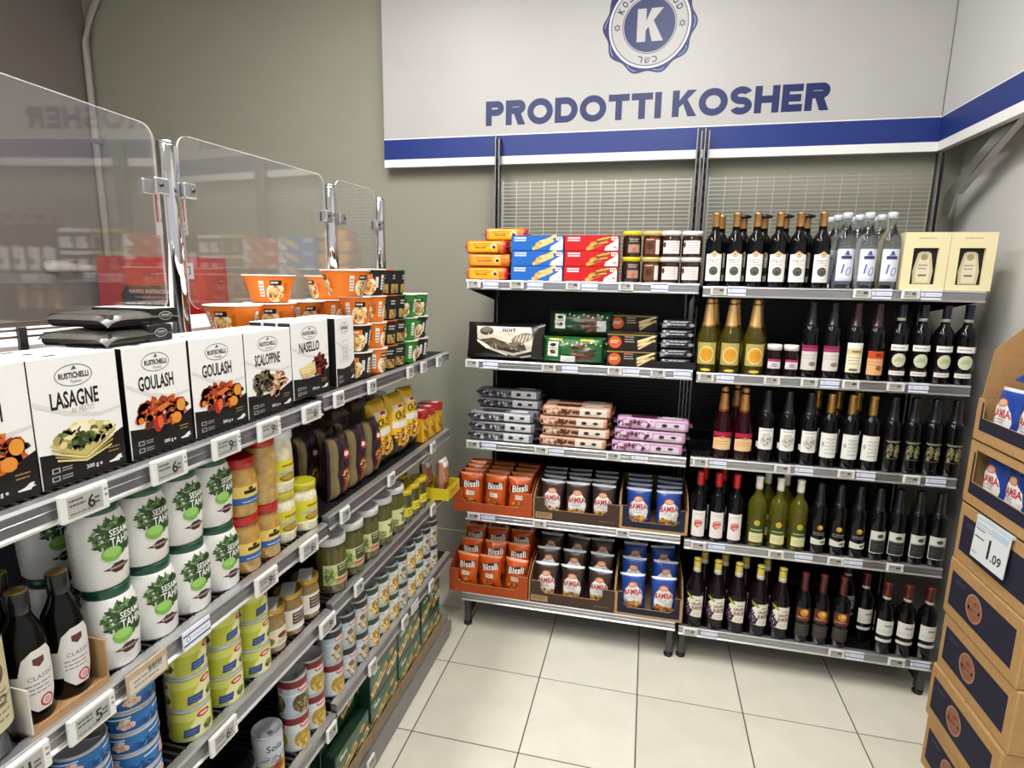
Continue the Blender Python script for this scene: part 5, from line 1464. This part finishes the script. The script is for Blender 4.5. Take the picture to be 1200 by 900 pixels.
# trays of snacks on the fourth and bottom shelves
def fill(tx, ty, tz, spots, key, name, cat, group, where, col):
    n = 0
    for row, (dy, zz, xs, lean) in enumerate(spots):
        for i, dx in enumerate(xs):
            n += 1
            v = 1 + (i + row) % 3
            put(K['%s%d' % (key, v)], name, '%s in %s, %s, %s of %d' % (col, where, ('front row', 'second row', 'third row', 'upper row')[row], nth(i, len(xs)), len(xs)), cat,
                (tx + dx, ty + dy, tz + zz), 0, group, (-lean, rnd.uniform(-.05, .05), rnd.uniform(-.11, .11)))
for k, sh in ((3, 'fourth shelf'), (4, 'bottom shelf')):
    z, y = SH('L', k)
    ty = y + .168
    low = k == 4
    for key, x, wide, lbl in (('crunchy_tray', .130, .385, 'orange cardboard display tray of crunchy snack bags on the %s'), ('darkpuff_tray', .526, .395, 'brown cardboard display tray of peanut snacks on the %s'), ('bluepuff_tray', .872, .295, 'navy-fronted cardboard tray of blue snack bags on the %s')):
        put(K[key], 'display_tray', lbl % sh, 'tray', (x, ty, z), 0, 'display trays')
    P4 = lambda xs: [(-.118, .008, xs, .07), (-.054, .008, xs, .07), (.010, .008, xs, .07), (.074, .008, xs, .07)]
    Q4 = lambda xs: [(-.118, .008, xs, .07), (-.050, .050, xs, .12), (.020, .090, xs, .12), (.090, .110, xs, .12)]
    rows = (Q4 if low else P4)((-.121, .0, .121))
    fill(.130, ty, z, rows, 'crunchy', 'snack_bag', 'snack', 'orange crunchy snack bags', 'the ' + sh + ' orange tray', 'orange snack bag')
    rows = (Q4 if low else P4)((-.122, 0, .122))
    fill(.526, ty, z, rows, 'darkpuff', 'snack_bag', 'snack', 'dark peanut snack bags', 'the ' + sh + ' brown tray', 'dark peanut snack bag')
    rows = (Q4 if low else P4)((-.066, .066))
    fill(.872, ty, z, rows, 'bluepuff', 'snack_bag', 'snack', 'blue peanut snack bags', 'the ' + sh + ' navy tray', 'blue peanut snack bag')

# ---- gondola goods
def G(bay, k):
    return (ZN if bay == 'N' else ZF)[k] - (.004 if k < 4 else 0) + .0005
z = G('N', 0)
cols = [('goulash', -1.717, 'GOULASH', 'at the left frame edge'), ('lasagne', -1.574, 'LASAGNE', 'with pesto lasagne picture'), ('goulash', -1.422, 'GOULASH', 'next to the lasagne'), ('goulash2', -1.270, 'GOULASH', 'next to the scaloppine'),
        ('scaloppine', -1.107, 'SCALOPPINE', 'with mushroom picture'), ('nasello', -.936, 'NASELLO', 'with fish picture'), ('mealback', -.762, 'turned', 'showing its back, beside the cups')]
for c, (key, yy, nm, ds) in enumerate(cols):
    for r_ in range(3):
        lab = 'white and black %s meal box %s' % (nm, ds) if r_ == 0 else 'white %s meal box %s in its row, %s' % (nm, ('second', 'rearmost')[r_ - 1], ds)
        put(K[key], 'meal_box', lab, 'box', (-.077 - .041 * r_, yy, z if c < 5 else G('F', 0)), RX + (.0 if c < 6 else .10), 'sleeved meal boxes on the gondola top')
put(K['tray'], 'meal_tray', 'black film-wrapped meal tray lying under another on the meal boxes', 'tray', (-.150, -1.428, z + .1985), RX + .10, 'black meal trays')
put(K['tray'], 'meal_tray', 'black film-wrapped meal tray lying on top of another tray', 'tray', (-.155, -1.408, z + .1985 + .0305), RX + .03, 'black meal trays')
# cups: stacks
def stack(kinds, x, yy, z0, h, ds, cat, group, name, rz=0.0):
    for k, key in enumerate(kinds):
        put(K[key], name, '%s, %s of %d' % (ds, TIER[len(kinds)][k] if len(kinds) < 6 else ('bottom', 'second', 'third', 'fourth', 'fifth', 'top')[k], len(kinds)), cat, (x, yy, z0 + h * k), RX + rz + .3 * k, group)
zf = G('F', 0)
put(K['bowl'], 'noodle_bowl', 'orange noodle bowl crowning the front cup stack beside the meal boxes', 'bowl', (-.090, -.690, zf + .0845 * 3), RX - .3, 'orange noodle bowls')
stack(['cup_b', 'cup_b', 'cup_o'], -.085, -.646, zf, .0845, 'noodle cup stacked right beside the turned meal box', 'cup', 'noodle cups', 'noodle_cup', .6)
stack(['cup_o', 'cup_o', 'cup_o', 'cup_b'], -.082, -.545, zf, .0845, 'orange noodle cup in the front second stack', 'cup', 'noodle cups', 'noodle_cup', -.3)
stack(['scup_o'] * 4, -.075, -.455, zf, .0845, 'small dark cup with orange lid beside orange cups', 'cup', 'small noodle cups', 'small_noodle_cup')
stack(['scup_g'] * 4, -.075, -.378, zf, .0845, 'small dark cup with green lid beside green cups', 'cup', 'small noodle cups', 'small_noodle_cup')
stack(['cup_g'] * 3, -.080, -.288, zf, .0845, 'green noodle cup in the second farthest stack', 'cup', 'green noodle cups', 'noodle_cup')
stack(['cup_gb', 'cup_gb', 'cup_g'], -.080, -.186, zf, .0845, 'green and black noodle cup in the farthest stack', 'cup', 'green noodle cups', 'noodle_cup', .5)
for i, (yy, n) in enumerate(((-.955, 3), (-.800, 4), (-.645, 3), (-.490, 4))):
    stack(['bowl'] * n, -.272, yy, zf if yy > -1.0 else z, .0785, 'orange noodle bowl, %s stack behind the meal boxes' % near(i, 5), 'bowl', 'orange noodle bowls', 'noodle_bowl', .4 * i)
stack(['cup_b'] * 4, -.262, -.362, zf, .0845, 'black noodle cup in the rear stack behind small cups', 'cup', 'noodle cups', 'noodle_cup')

# second gondola shelf
z = G('N', 1)
put(K['bigbottle'], 'sauce_bottle', 'large dark bottle with cream label at the left frame edge', 'bottle', (-.078, -1.7635, z), RX)
for i, (x, yy) in enumerate(((-.078, -1.6885), (-.078, -1.6295))):
    put(K['soy'], 'sauce_bottle', 'dark sauce bottle with white scalloped label, %s of two in the kraft tray' % ('nearer', 'farther')[i], 'bottle', (x, yy, z + .0035), RX - .1, 'dark sauce bottles')
tr = MB().box(-.062, .062, -.040, .20, 0, .003, '#b08a5c')
tr.box(-.062, -.0595, -.040, .20, .003, .075, '#d0cbc2').box(.0595, .062, -.040, .20, .003, .075, '#b08a5c')
tr.box(-.0595, .0595, .197, .20, .003, .075, '#b08a5c').box(-.0595, .0595, -.040, -.037, .003, .010, '#a9845a')
t = thing('bottle_tray', 'open kraft tray under the two dark sauce bottles', 'tray', (-.078, -1.659, z), RX)
obj('tray', tr.mesh('bottle_tray', 'kraft'), t)
put(K['soy'], 'sauce_bottle', 'dark sauce bottle at the back of the kraft tray', 'bottle', (-.16, -1.660, z + .0035), RX, 'dark sauce bottles')
tah = (-1.550, -1.4645, -1.379, -1.2935)
for i, yy in enumerate(tah):
    for k in range(2):
        put(K['tahini'], 'tahini_tub', 'white tahini tub with green lid, %s column, %s' % (near(i, 4), ('lower', 'upper')[k]), 'tub', (-.080 - .004 * k, yy - .002 * k, z + .1475 * k), RX - .12 + .06 * k, 'sesame tahini tubs')
for k in range(2):
    put(K['tahini'], 'tahini_tub', 'white tahini tub in the shade behind the sauce bottles, %s of two' % ('lower', 'upper')[k], 'tub', (-.205, -1.545, z + .1475 * k), RX, 'sesame tahini tubs')
for i, (yy, keys) in enumerate(((-1.214, ('mustard', 'mustard')), (-1.141, ('mustard', 'mustard_plain')))):
    for k, key in enumerate(keys):
        put(K[key], 'spread_jar', ['red-lidded jar of tan spread with blue label, nearer column, %s', 'red-lidded jar of tan spread in the column beside mayonnaise, %s'][i] % ('lower', 'upper')[k], 'jar', (-.078, yy, z + .1345 * k), RX - .2, 'red-lidded tan spread jars')
put(K['mayo'], 'mayonnaise_jar', 'mayonnaise jar with yellow label under the big jar', 'jar', (-.090, -1.062, z), RX - .1, 'mayonnaise jars')
put(K['mayo_big'], 'mayonnaise_jar', 'big mayonnaise jar with grey lid on another jar', 'jar', (-.090, -1.062, z + .1325), RX - .1, 'mayonnaise jars')
put(K['mayo'], 'mayonnaise_jar', 'mayonnaise jar with yellow lid standing alone at the shelf joint', 'jar', (-.078, -.983, z), RX - .1, 'mayonnaise jars')
z = G('F', 1)
for i, yy in enumerate((-.800, -.695, -.590)):
    put(K['soup'], 'soup_bag', 'dark brown soup bag with flame picture on second shelf, %s in front' % nth(i, 3).replace('leftmost', 'nearest').replace('rightmost', 'farthest'), 'bag', (-.085, yy, z), 0, 'dark soup bags', (0, 0, RX))
    put(K['soup'], 'soup_bag', 'dark brown soup bag in the second row, %s of three' % nth(i, 3).replace('leftmost', 'nearest').replace('rightmost', 'farthest'), 'bag', (-.175, yy - .02, z), 0, 'dark soup bags', (0, 0, RX))
for i, (x, yy, zz) in enumerate(((-.090, -.480, .009), (-.080, -.368, .009), (-.086, -.257, .012))):
    put(K['crouton'], 'crouton_bag', 'yellow CROU crouton bag beside red lids, %s of the three in front' % nth(i, 3).replace('leftmost', 'nearest').replace('rightmost', 'farthest'), 'bag', (x, yy, z + zz), 0, 'yellow crouton bags', (0, -.05 + .05 * i, RX - .1))
for i, (x, yy, zz) in enumerate(((-.060, -.790, .246), (-.070, -.665, .246))):
    put(K['crouton'], 'crouton_bag', 'shaded yellow crouton bag lying on the dark soup bags, %s of two' % ('nearer', 'farther')[i], 'bag', (x, yy, z + zz), 0, 'yellow crouton bags', (-1.36, 0, RX))
for i, (x, yy) in enumerate(((-.095, -.165), (-.095, -.085), (-.095, -.005), (-.20, -.165), (-.20, -.085))):
    put(K['almond'], 'snack_tub', 'yellow tub with red lid on second shelf, ' + ('%s in front' % near(i, 3) if i < 3 else '%s in the rear row' % ('nearer', 'farther')[i - 3]), 'tub', (x, yy, z), RX, 'yellow tubs with red lids')
put(K['honeyjar'], 'amber_jar', 'tall amber jar behind the red-lidded tubs', 'jar', (-.30, -.10, z), RX)

# third gondola shelf
z = G('N', 2)
for i, (yy, n) in enumerate(((-1.730, 4), (-1.632, 4), (-1.535, 5))):
    stack(['tuna'] * n, -.078, yy, z, .0425, 'blue tin with pink picture in the %s stack' % near(i, 3), 'tin', 'blue tins', 'blue_tin', -.2)
for i, yy in enumerate((-1.408, -1.310, -1.214)):
    stack(['greencan'] * 3, -.076, yy, z, .0715, 'yellow-green tin with blue patch, %s stack' % near(i, 3), 'tin', 'yellow-green tins', 'vegetable_tin', -.75)
for i, (yy, key) in enumerate(((-1.130, 'gefilte'), (-1.055, 'gefilte_d'), (-.978, 'gefilte_d'))):
    t = put(K[key], 'preserve_jar', 'gold-lidded jar with a grey card on its lid, %s of three' % near(i, 3), 'jar', (-.082, yy - .005, z + (.0 if yy < -.95 else .0)), RX - .1, 'gold-lidded jars')
    c = thing('shelf_card', 'small grey card lying on the %s gold-lidded jar' % near(i, 3), 'card', (-.080, yy - .005, z + .1185), RX + .5)
    obj('card', MB().box(-.034, .034, -.018, .018, 0, .001, '#b9b7b2').mesh('shelf_card', 'card'), c)
z = G('F', 2)
for i, yy in enumerate((-.858, -.750, -.645, -.542, -.440)):
    put(K['pickle' if i < 3 else 'pickle2'], 'pickle_jar', 'white-lidded pickle jar on third shelf, %s of five' % near(i, 5), 'jar', (-.078, yy, z), RX - .15, 'white-lidded pickle jars')
for i, yy in enumerate((-.352, -.278, -.204)):
    for k in range(1):
        put(K['yjar'], 'olive_jar', 'small dark jar with yellow lid beyond the pickles, %s of three' % near(i, 3), 'jar', (-.070, yy, z), RX - .1, 'yellow-lidded jars')
    put(K['yjar'], 'olive_jar', 'small dark jar with yellow lid in the rear row, %s of three' % near(i, 3), 'jar', (-.150, yy, z), RX, 'yellow-lidded jars')
tr = MB().box(-.07, .07, -.09, .09, 0, .003, '#d6bf22')
tr.box(-.07, .07, -.093, -.09, 0, .05, '#d6bf22').box(-.07, .07, .09, .093, 0, .05, '#d6bf22').box(-.073, -.07, -.093, .093, 0, .05, '#d6bf22').box(.07, .073, -.093, .093, 0, .05, '#d6bf22')
a = Art().rect(-.05, .012, .05, .038, '#e0a22c').lines(-.04, .04, .028, .01, 2, '#a35a14', .004)
t = thing('nut_tray', 'yellow card tray of nut bags at the far end of third shelf', 'tray', (-.062, -.055, z), RX)
obj('tray', tr.mesh('nut_tray', 'card'), t)
obj('tray_print', a.lay(flat(-.093)).mesh('nut_print', 'card'), t)
a = Art().pile(0, .055, .03, .04, ['#8a4f2a', '#b9764a', '#d9a87a', '#6b3a1c'], 50, .008, 3).rect(-.03, .115, .03, .135, '#e6e2da')
K['nuts'] = bag('nuts', .085, .145, .05, '#a8795a', a, 21, '#ece9e4')
for i, (dx, dy) in enumerate(((-.105, -.058), (-.035, -.052))):
    put(K['nuts'], 'nut_bag', 'clear bag of brown nuts in the yellow tray, %s one' % ('inner', 'outer')[i], 'bag', (dx + .01, dy, z + .009), 0, 'nut bags', (0, -.06 + .1 * i, RX))

# fourth gondola shelf
z = G('N', 3)
mb = MB().lathe([(0, 0), (.035, 0), (.05, .004), (.052, .095), (.048, .10), (0, .10)], 28, '#141416')
mb2 = MB().lathe([(.0, .1005), (.054, .1005), (.056, .104), (.056, .116), (.052, .119), (.040, .117), (.0, .117)], 28, '#101012')
t = thing('black_tub', 'black lidded tub at the front corner of the fourth shelf', 'tub', (-.105, -1.282, z), RX)
obj('tub', mb.mesh('black_tub', 'gloss'), t)
obj('lid', mb2.mesh('black_lid', 'gloss'), t)
put(K['soycan'], 'food_tin', 'grey soya tin with yellow base beside the black tub', 'tin', (-.085, -1.172, z), RX - .45)
for i, (yy, ks) in enumerate(((-1.068, ('olives', 'chickpea')), (-.988, ('chickpea', 'chickpea')))):
    for k in range(2):
        key = (('chickpea', 'olives'), ('chickpea', 'chickpea'))[i][k]
        put(K[key], 'food_tin', 'red-banded tin, %s near column of fourth shelf' % (('lower of the nearest', 'upper olive tin of the nearest'), ('lower of the second', 'upper of the second'))[i][k], 'tin', (-.078, yy, z + .1085 * k), RX - .2, 'red-banded tins')
z = G('F', 3)
ys = [-.885 + .080 * k for k in range(11)]
for i, yy in enumerate(ys):
    for k in range(2):
        key = 'beans' if i in (0, 1, 2, 6, 9, 10) else 'corn'
        if i == 0 and k == 0:
            key = 'chickpea'
        put(K[key], 'food_tin', '%s tin on fourth shelf, column %s from the joint, %s' % ({'beans': 'pale blue bean', 'corn': 'white and yellow corn', 'chickpea': 'red-banded chickpea'}[key], ('first', 'second', 'third', 'fourth', 'fifth', 'sixth', 'seventh', 'eighth', 'ninth', 'tenth', 'last')[i], ('lower', 'upper')[k]), 'tin',
            (-.076, yy, z + .1085 * k), RX - .2, 'bean and corn tins')

# wafer cartons on the base
for bay, y0, n in (('N', -1.40, 2), ('F', -.835, 4)):
    z = G(bay, 4)
    for i in range(n):
        yy = y0 + .225 * i
        tr = MB().box(-.108, .108, -.055, .20, 0, .003, '#85705a')
        tr.box(-.108, .108, -.058, -.055, 0, .042, '#8f7a62').box(-.111, -.108, -.058, .20, 0, .06, '#85705a').box(.108, .111, -.058, .20, 0, .06, '#85705a')
        ds = ('%s kraft tray of green wafer cartons on the %s base shelf' % (near(i, n), {'N': 'near', 'F': 'far'}[bay]))
        t = thing('carton_tray', ds, 'tray', (-.088, yy, z), RX, 'kraft trays on the base shelf')
        obj('tray', tr.mesh('carton_tray', 'kraft'), t)
        for r_ in range(2):
            for k in range(2):
                if k == 1 and (bay, i) in (('F', 0),) and r_ == 0:
                    continue
                put(K['wafer'], 'wafer_carton', 'dark green wafer carton, %s %s, in the %s tray of the %s bay' % (('lower', 'upper')[k], ('front', 'rear')[r_], near(i, n), {'N': 'near', 'F': 'far'}[bay]), 'box',
                    (-.062 - .05 * r_, yy + rnd.uniform(-.003, .003), z + .0035 + .1255 * k), RX, 'green wafer cartons')

# ---- electronic price tags and promo cards in the rails
def tag_art(w, h, digit, seed):
    a = Art().rect(-w * .38, -h * .36, w * .34, h * .36, '#aeaca6')
    a.lines(-w * .34, w * .02, h * .18, h * .16, 2, '#55534f', h * .07, seed).lines(-w * .34, w * .2, -h * .26, h * .1, 1, '#6d6b66', h * .05, seed + 1)
    a.lines(w * .385, w * .455, h * .18, h * .2, 2, '#8a8884', h * .09, seed)
    if digit:
        a.text(digit, w * .10, .0, h * .42, '#2a2926', bold=.02).lines(w * .17, w * .30, h * .02, h * .16, 2, '#4a4844', h * .08, seed + 2)
    else:
        a.lines(w * .04, w * .30, -h * .06, h * .18, 1, '#2f2d2a', h * .28, seed + 3)
    return a
def tag_kind(key, w, h, digit, seed):
    b = MB().box(-w / 2, w / 2, -.009, 0, -h / 2, h / 2, '#e3e1dd', .0025)
    K[key] = [('case', b.mesh('tag_case', 'gloss')), ('screen', tag_art(w, h, digit, seed).lay(flat(-.009), eps=.0001).mesh('tag_screen', 'paper'))]
for d in '1569':
    tag_kind('gtag' + d, .078, .045, d, ord(d))
tag_kind('gsq', .050, .043, '', 3)
for s in range(3):
    tag_kind('wtag%d' % s, .062, .036, '', 11 + s)
b = MB().box(-.034, .034, -.003, 0, -.019, .019, '#e9e9ec')
a = Art().rect(-.0335, -.0185, .0335, .0185, '#ececef').rect(-.034, .009, .034, .0125, '#3a5aa8').rect(-.034, -.0105, .034, -.0065, '#3a5aa8').ring(-.022, .0015, .0055, .0055, .0015, '#3a5aa8', 12).text('Prodotti Kosher', .009, .001, .0045, '#4a68b4', w=.040)
K['promo'] = [('card', b.mesh('promo_card', 'paper')), ('print', a.lay(flat(-.003), eps=.0001).mesh('promo_print', 'paper'))]
WT = {'L0': ((.037, 'the orange biscuits'), (.232, 'the left end of the blue boxes'), (.478, 'the red boxes'), (.699, 'the yellow-lidded jars')),
      'R0': ((1.066, 'the tan-capped wines'), (1.586, 'the clear spirits'), (1.75, 'the cream gift boxes')),
      'L1': ((.031, 'the big black biscuit pack'), (.384, 'the green packs'), (.67, 'the breadstick boxes'), (.85, 'the black wafers')),
      'R1': ((1.044, 'the gold sparkling wines'), (1.298, 'the jam jars'), (1.436, 'the magenta labels'), (1.586, 'the ivory label'), (1.743, 'the three-piece labels')),
      'L2': ((.036, 'the silver roll cakes'), (.36, 'the beige roll cakes'), (.683, 'the pink roll cakes')),
      'R2': ((1.047, 'the empty gap left of pink sparkling wine'), (1.369, 'the floral labels'), (1.607, 'the grey labels'), (1.84, 'the ornate labels')),
      'L3': ((.042, 'the orange tray of fourth shelf'), (.361, 'the brown tray of fourth shelf'), (.741, 'the navy tray of fourth shelf')),
      'R3': ((1.065, 'the red-capped wines'), (1.379, 'the yellow-green wines'), (1.607, 'the gold-dot wines'), (1.825, 'the white-framed labels')),
      'R4': ((1.056, 'the grape juice'), (1.644, 'the brown labels'), (1.867, 'the maroon-capped wines'))}
PT = {'L0': (.116, .315, .55, .837), 'R0': (1.137, 1.656, 1.821), 'L1': (.119, .479, .741, .95), 'R1': (1.121, 1.513, 1.824), 'L2': (.115, .43, .797), 'R2': (1.12, 1.453, 1.681, 1.927), 'L3': (.114,), 'R3': (1.143, 1.488, 1.676), 'R4': (1.139, 1.715, 1.955)}
n = 0
for k, v in WT.items():
    zz, yy = (ZL if k[0] == 'L' else ZR)[int(k[1])], YS[k[0]][int(k[1])]
    for x, ds in v:
        n += 1
        put(K['wtag%d' % (n % 3)], 'price_tag', 'small electronic price tag in the rail below ' + ds, 'price tag', (x + .002, yy - .003, zz - .0205), 0, 'price tags on the wall shelving')
    for i, x in enumerate(PT[k]):
        put(K['promo'], 'promo_card', 'blue-lined white card in the %s rail of the %s bay, %s' % (('top', 'second', 'third', 'fourth', 'bottom')[int(k[1])], {'L': 'biscuit', 'R': 'wine'}[k[0]], nth(i, len(PT[k])) if len(PT[k]) > 1 else 'the only one'), 'card', (x, yy - .003, zz - .0205), 0, 'blue-lined promo cards')
GT = [('gtag6', -1.621, 1.330, 'below the lasagne'), ('gtag6', -1.461, 1.332, 'below the first goulash'), ('gtag9', -1.318, 1.332, 'below the second goulash'), ('gtag9', -1.183, 1.332, 'below the scaloppine'), ('gtag6', -1.015, 1.332, 'below the nasello'),
      ('gsq', -.883, 1.340, 'below the turned meal box'), ('gsq', -.688, 1.340, 'below the black noodle cups'), ('gsq', -.396, 1.341, 'below the small green-lidded cups'), ('gsq', -.269, 1.341, 'below the green cups'), ('gsq', -.106, 1.341, 'at the far end of the top rail'),
      ('gtag1', -1.756, .985, 'below the cream-labelled bottle'), ('gtag5', -1.651, .985, 'below the sauce bottles'), ('gtag9', -1.225, .985, 'below the tahini and tan spread'), ('gtag6', -1.055, .985, 'below the mayonnaise'),
      ('gsq', -.874, 1.000, 'below the dark soup bags, near end'), ('gsq', -.567, 1.000, 'below the dark soup bags, far end'), ('gsq', -.180, 1.000, 'below the red-lidded tubs'),
      ('gtag6', -1.389, .724, 'below the yellow-green tins'), ('gtag9', -.987, .724, 'below the gold-lidded jars'), ('gsq', -.810, .737, 'below the nearest pickle jar'), ('gsq', -.187, .737, 'below the yellow-lidded jars'), ('gsq', -.012, .737, 'below the nut tray'),
      ('gsq', -.738, .415, 'below the bean tins'), ('gsq', -.481, .415, 'below the corn tins'), ('gsq', -.214, .415, 'below the farthest tins'), ('gsq', -.991, .390, 'below the red-banded tins'), ('gsq', -.770, .080, 'on the kick plate by the floor')]
for key, yy, zz, ds in GT:
    tilt = .16 if zz > .3 else 0
    put(K[key], 'price_tag', 'white-framed electronic price tag on the gondola ' + ds, 'price tag', (GX + .006, yy, zz), RX, 'price tags on the gondola', (-.0, 0, RX))
for yy, zz, ds in ((-1.43, .986, 'below the far tahini tubs'), (-.376, .415, 'below the corn tins near the floor')):
    put(K['promo'], 'promo_card', 'blue-lined white card on the gondola rail ' + ds, 'card', (GX + .005, yy, zz), RX, 'blue-lined promo cards')
b = MB().box(-.042, .042, -.004, 0, -.022, .022, '#b9a483', .001)
t = thing('shelf_card', 'worn kraft-coloured price card on the rail below the nearest tahini tubs', 'card', (GX + .006, -1.545, .985), RX)
obj('card', b.mesh('worn_card', 'kraft'), t)
obj('print', Art().rect(-.038, -.017, .038, .010, '#cfc8ba').lines(-.03, .03, .0, .009, 2, '#8a8478', .003).lines(.0, .03, .004, .01, 1, '#6d675c', .008).lay(flat(-.004)).mesh('worn_print', 'paper'), t)

# ---- carton stack on the right
BX, BY0, BY1, BW = 1.832, -.605, -.200, .25
NV = '#1b1a30'
def med(a, cx, cz, s=1.0):
    a.ell(cx, cz, .036 * s, .036 * s, '#a67f66', 24).ell(cx, cz, .031 * s, .031 * s, '#945a48', 24).pile(cx, cz, .026 * s, .026 * s, ['#7d4438', '#a86f52', '#9a5a44', '#8a6f52'], 26, .009, 5)
ln = BY1 - BY0
def big_carton(key, h, medal):
    mb = MB().box(0, BW, -ln / 2, ln / 2, 0, h - .001, {'*': '#b08a58', '+z': '#b5905f'}, .004)
    a = Art().rect(-ln / 2 + .025, .038, ln / 2 - .035, h - .040, NV)
    a.lines(-ln / 2 + .05, -ln / 2 + .11, h - .062, .008, 2, '#4a4860', .003)
    if medal:
        med(a, -.035, h * .5, 1.25)
    b = Art().rect(.035, .038, BW - .035, h - .040, NV)
    med(b, BW * .5, h * .5, 1.25)
    fl = MB().box(.001, BW - .001, -.001, .001, h - .0015, h - .0003, '#7a5e3a')
    return [('box', mb.mesh(key + '_box', 'kraft')), ('side_print', a.lay(flat_left(0.0)).mesh(key + '_print', 'kraft'), 'navy printed panel'), ('end_print', b.lay(flat(-ln / 2)).mesh(key + '_end', 'kraft')), ('flap_seam', fl.mesh(key + '_seam', 'kraft'))]
K['carton'] = big_carton('carton', .197, True)
names = ['bottom', 'second', 'third', 'fourth', 'fifth']
for k in range(5):
    put(K['carton'], 'cardboard_carton', 'brown snack carton with navy side panel, %s in the right-hand stack' % (names[k] if k < 4 else 'fifth, behind the price sign'), 'carton', (BX + (.004, -.004, .003, -.002, .0)[k], (BY0 + BY1) / 2 + (.0, .004, -.003, .005, 0)[k], .0005 + .197 * k), 0, 'navy-panelled cartons')
# two cut-open cartons with bags showing
def open_carton(key, h, top):
    w = BW
    mb = MB().box(0, w, -ln / 2, ln / 2, 0, .004, '#a98250')
    mb.box(w - .004, w, -ln / 2, ln / 2, .004, h, '#b08a58').box(.004, w - .004, ln / 2 - .004, ln / 2, .004, h, '#b08a58').box(.004, w - .004, -ln / 2, -ln / 2 + .004, .004, h, '#b08a58')
    if not top:
        mb.box(0, w, -ln / 2, ln / 2, h - .001, h + .002, '#a98250')
    f = MB()
    u0, u1, z0, z1 = -ln / 2 + .035, ln / 2 - .045, .075, (h - .025 if not top else h)
    for a0, a1, b0, b1 in ((-ln / 2, u0, 0, h), (u1, ln / 2, 0, h), (u0, u1, 0, z0)) + (((u0, u1, z1, h),) if not top else ()):
        f.box(0, .004, -a1, -a0, b0, b1, '#b08a58')
    a = Art().rect(-ln / 2 + .025, .036, u0, z1 - .01, NV).rect(u1, .036, ln / 2 - .035, z1 - .01, NV).rect(-ln / 2 + .025, .036, ln / 2 - .035, z0, NV)
    return [('box', mb.mesh(key + '_box', 'kraft')), ('front_panel', f.mesh(key + '_front', 'kraft')), ('side_print', a.lay(flat_left(0.0)).mesh(key + '_print', 'kraft'), 'navy printed surround')]
K['windowbox'] = open_carton('windowbox', .205, False)
K['topbox'] = open_carton('topbox', .135, True)
z5 = .0005 + .197 * 5
put(K['windowbox'], 'cardboard_carton', 'brown carton with cut window showing blue snack bags, above the price sign', 'carton', (BX, (BY0 + BY1) / 2, z5), 0, 'opened cartons')
for i, yy in enumerate((-.285, -.395, -.505)):
    put(K['bluepuff%d' % (1 + i)], 'snack_bag', 'blue snack bag in the carton window, %s' % ('farthest from the camera', 'middle', 'nearest the camera')[i], 'snack', (BX + .048, yy, z5 + .0085), 0, 'blue peanut snack bags in cartons', (.0, .03 * (i - 1), -RX))
z6 = z5 + .2075
tb_ = put(K['topbox'], 'cardboard_carton', 'open top carton of blue snack bags with raised brown flap', 'carton', (BX, (BY0 + BY1) / 2, z6), 0, 'opened cartons')
mb = MB()
P = [(0, 0), (.235, 0), (.235, .14), (.20, .20), (.09, .22), (.02, .15)]
mb.prism(P, -.002, .002, '#a17a4c', 'y')
obj('flap', mb.mesh('flap', 'kraft'), tb_, 'raised brown end flap', (.008, ln / 2 - .002, .136)).rotation_euler = (-.10, 0, 0)
for i, (x, yy, zz, r_) in enumerate(((.045, -.283, .010, .04), (.045, -.398, .010, .04), (.045, -.515, .010, .04), (.115, -.33, .010, .04), (.115, -.45, .010, .04), (.045, -.335, .205, 1.05), (.05, -.47, .205, 1.0))):
    put(K['bluepuff%d' % (1 + i % 3)], 'snack_bag', 'blue snack bag in the open top carton, ' + ('front row far end', 'front row middle', 'front row near end', 'second row far', 'second row near', 'lying on top at far end', 'lying on top at near end')[i], 'snack',
        (BX + x, yy, z6 + zz), 0, 'blue peanut snack bags in cartons', (-r_, .03 * (i % 3 - 1), -RX))
# price sign hanging on the stack
t = thing('price_sign', 'white price sign reading 1.09 hanging on the carton stack', 'sign', (BX - .012, -.405, .915), -RX, None, (-.05, -.02, -RX))
obj('board', MB().box(-.085, .085, -.002, .002, -.062, .062, '#dfe3e6', .001).mesh('board', 'panel'), t)
a = Art().rect(-.083, -.060, .083, .060, '#dfe3e6').text('1', .002, -.008, .056, '#2a2926', bold=.02).text('.09', .042, -.024, .027, '#2a2926', bold=.02, w=.05)
a.rect(-.078, .005, -.028, .009, '#3a3936').rect(-.078, .030, -.030, .033, '#3a3936').lines(-.078, .04, .046, .008, 2, '#9aa0a6', .0025).rect(.0, .035, .08, .055, '#b9cfe0').lines(-.078, -.05, -.045, .005, 1, '#8a8884', .003)
obj('print', a.lay(flat(-.002), eps=.0002).mesh('sign_print', 'paper'), t)
obj('holder', MB().box(-.088, .088, -.003, .009, .060, .070, '#c9d6de', .001).mesh('holder', 'gloss'), t)
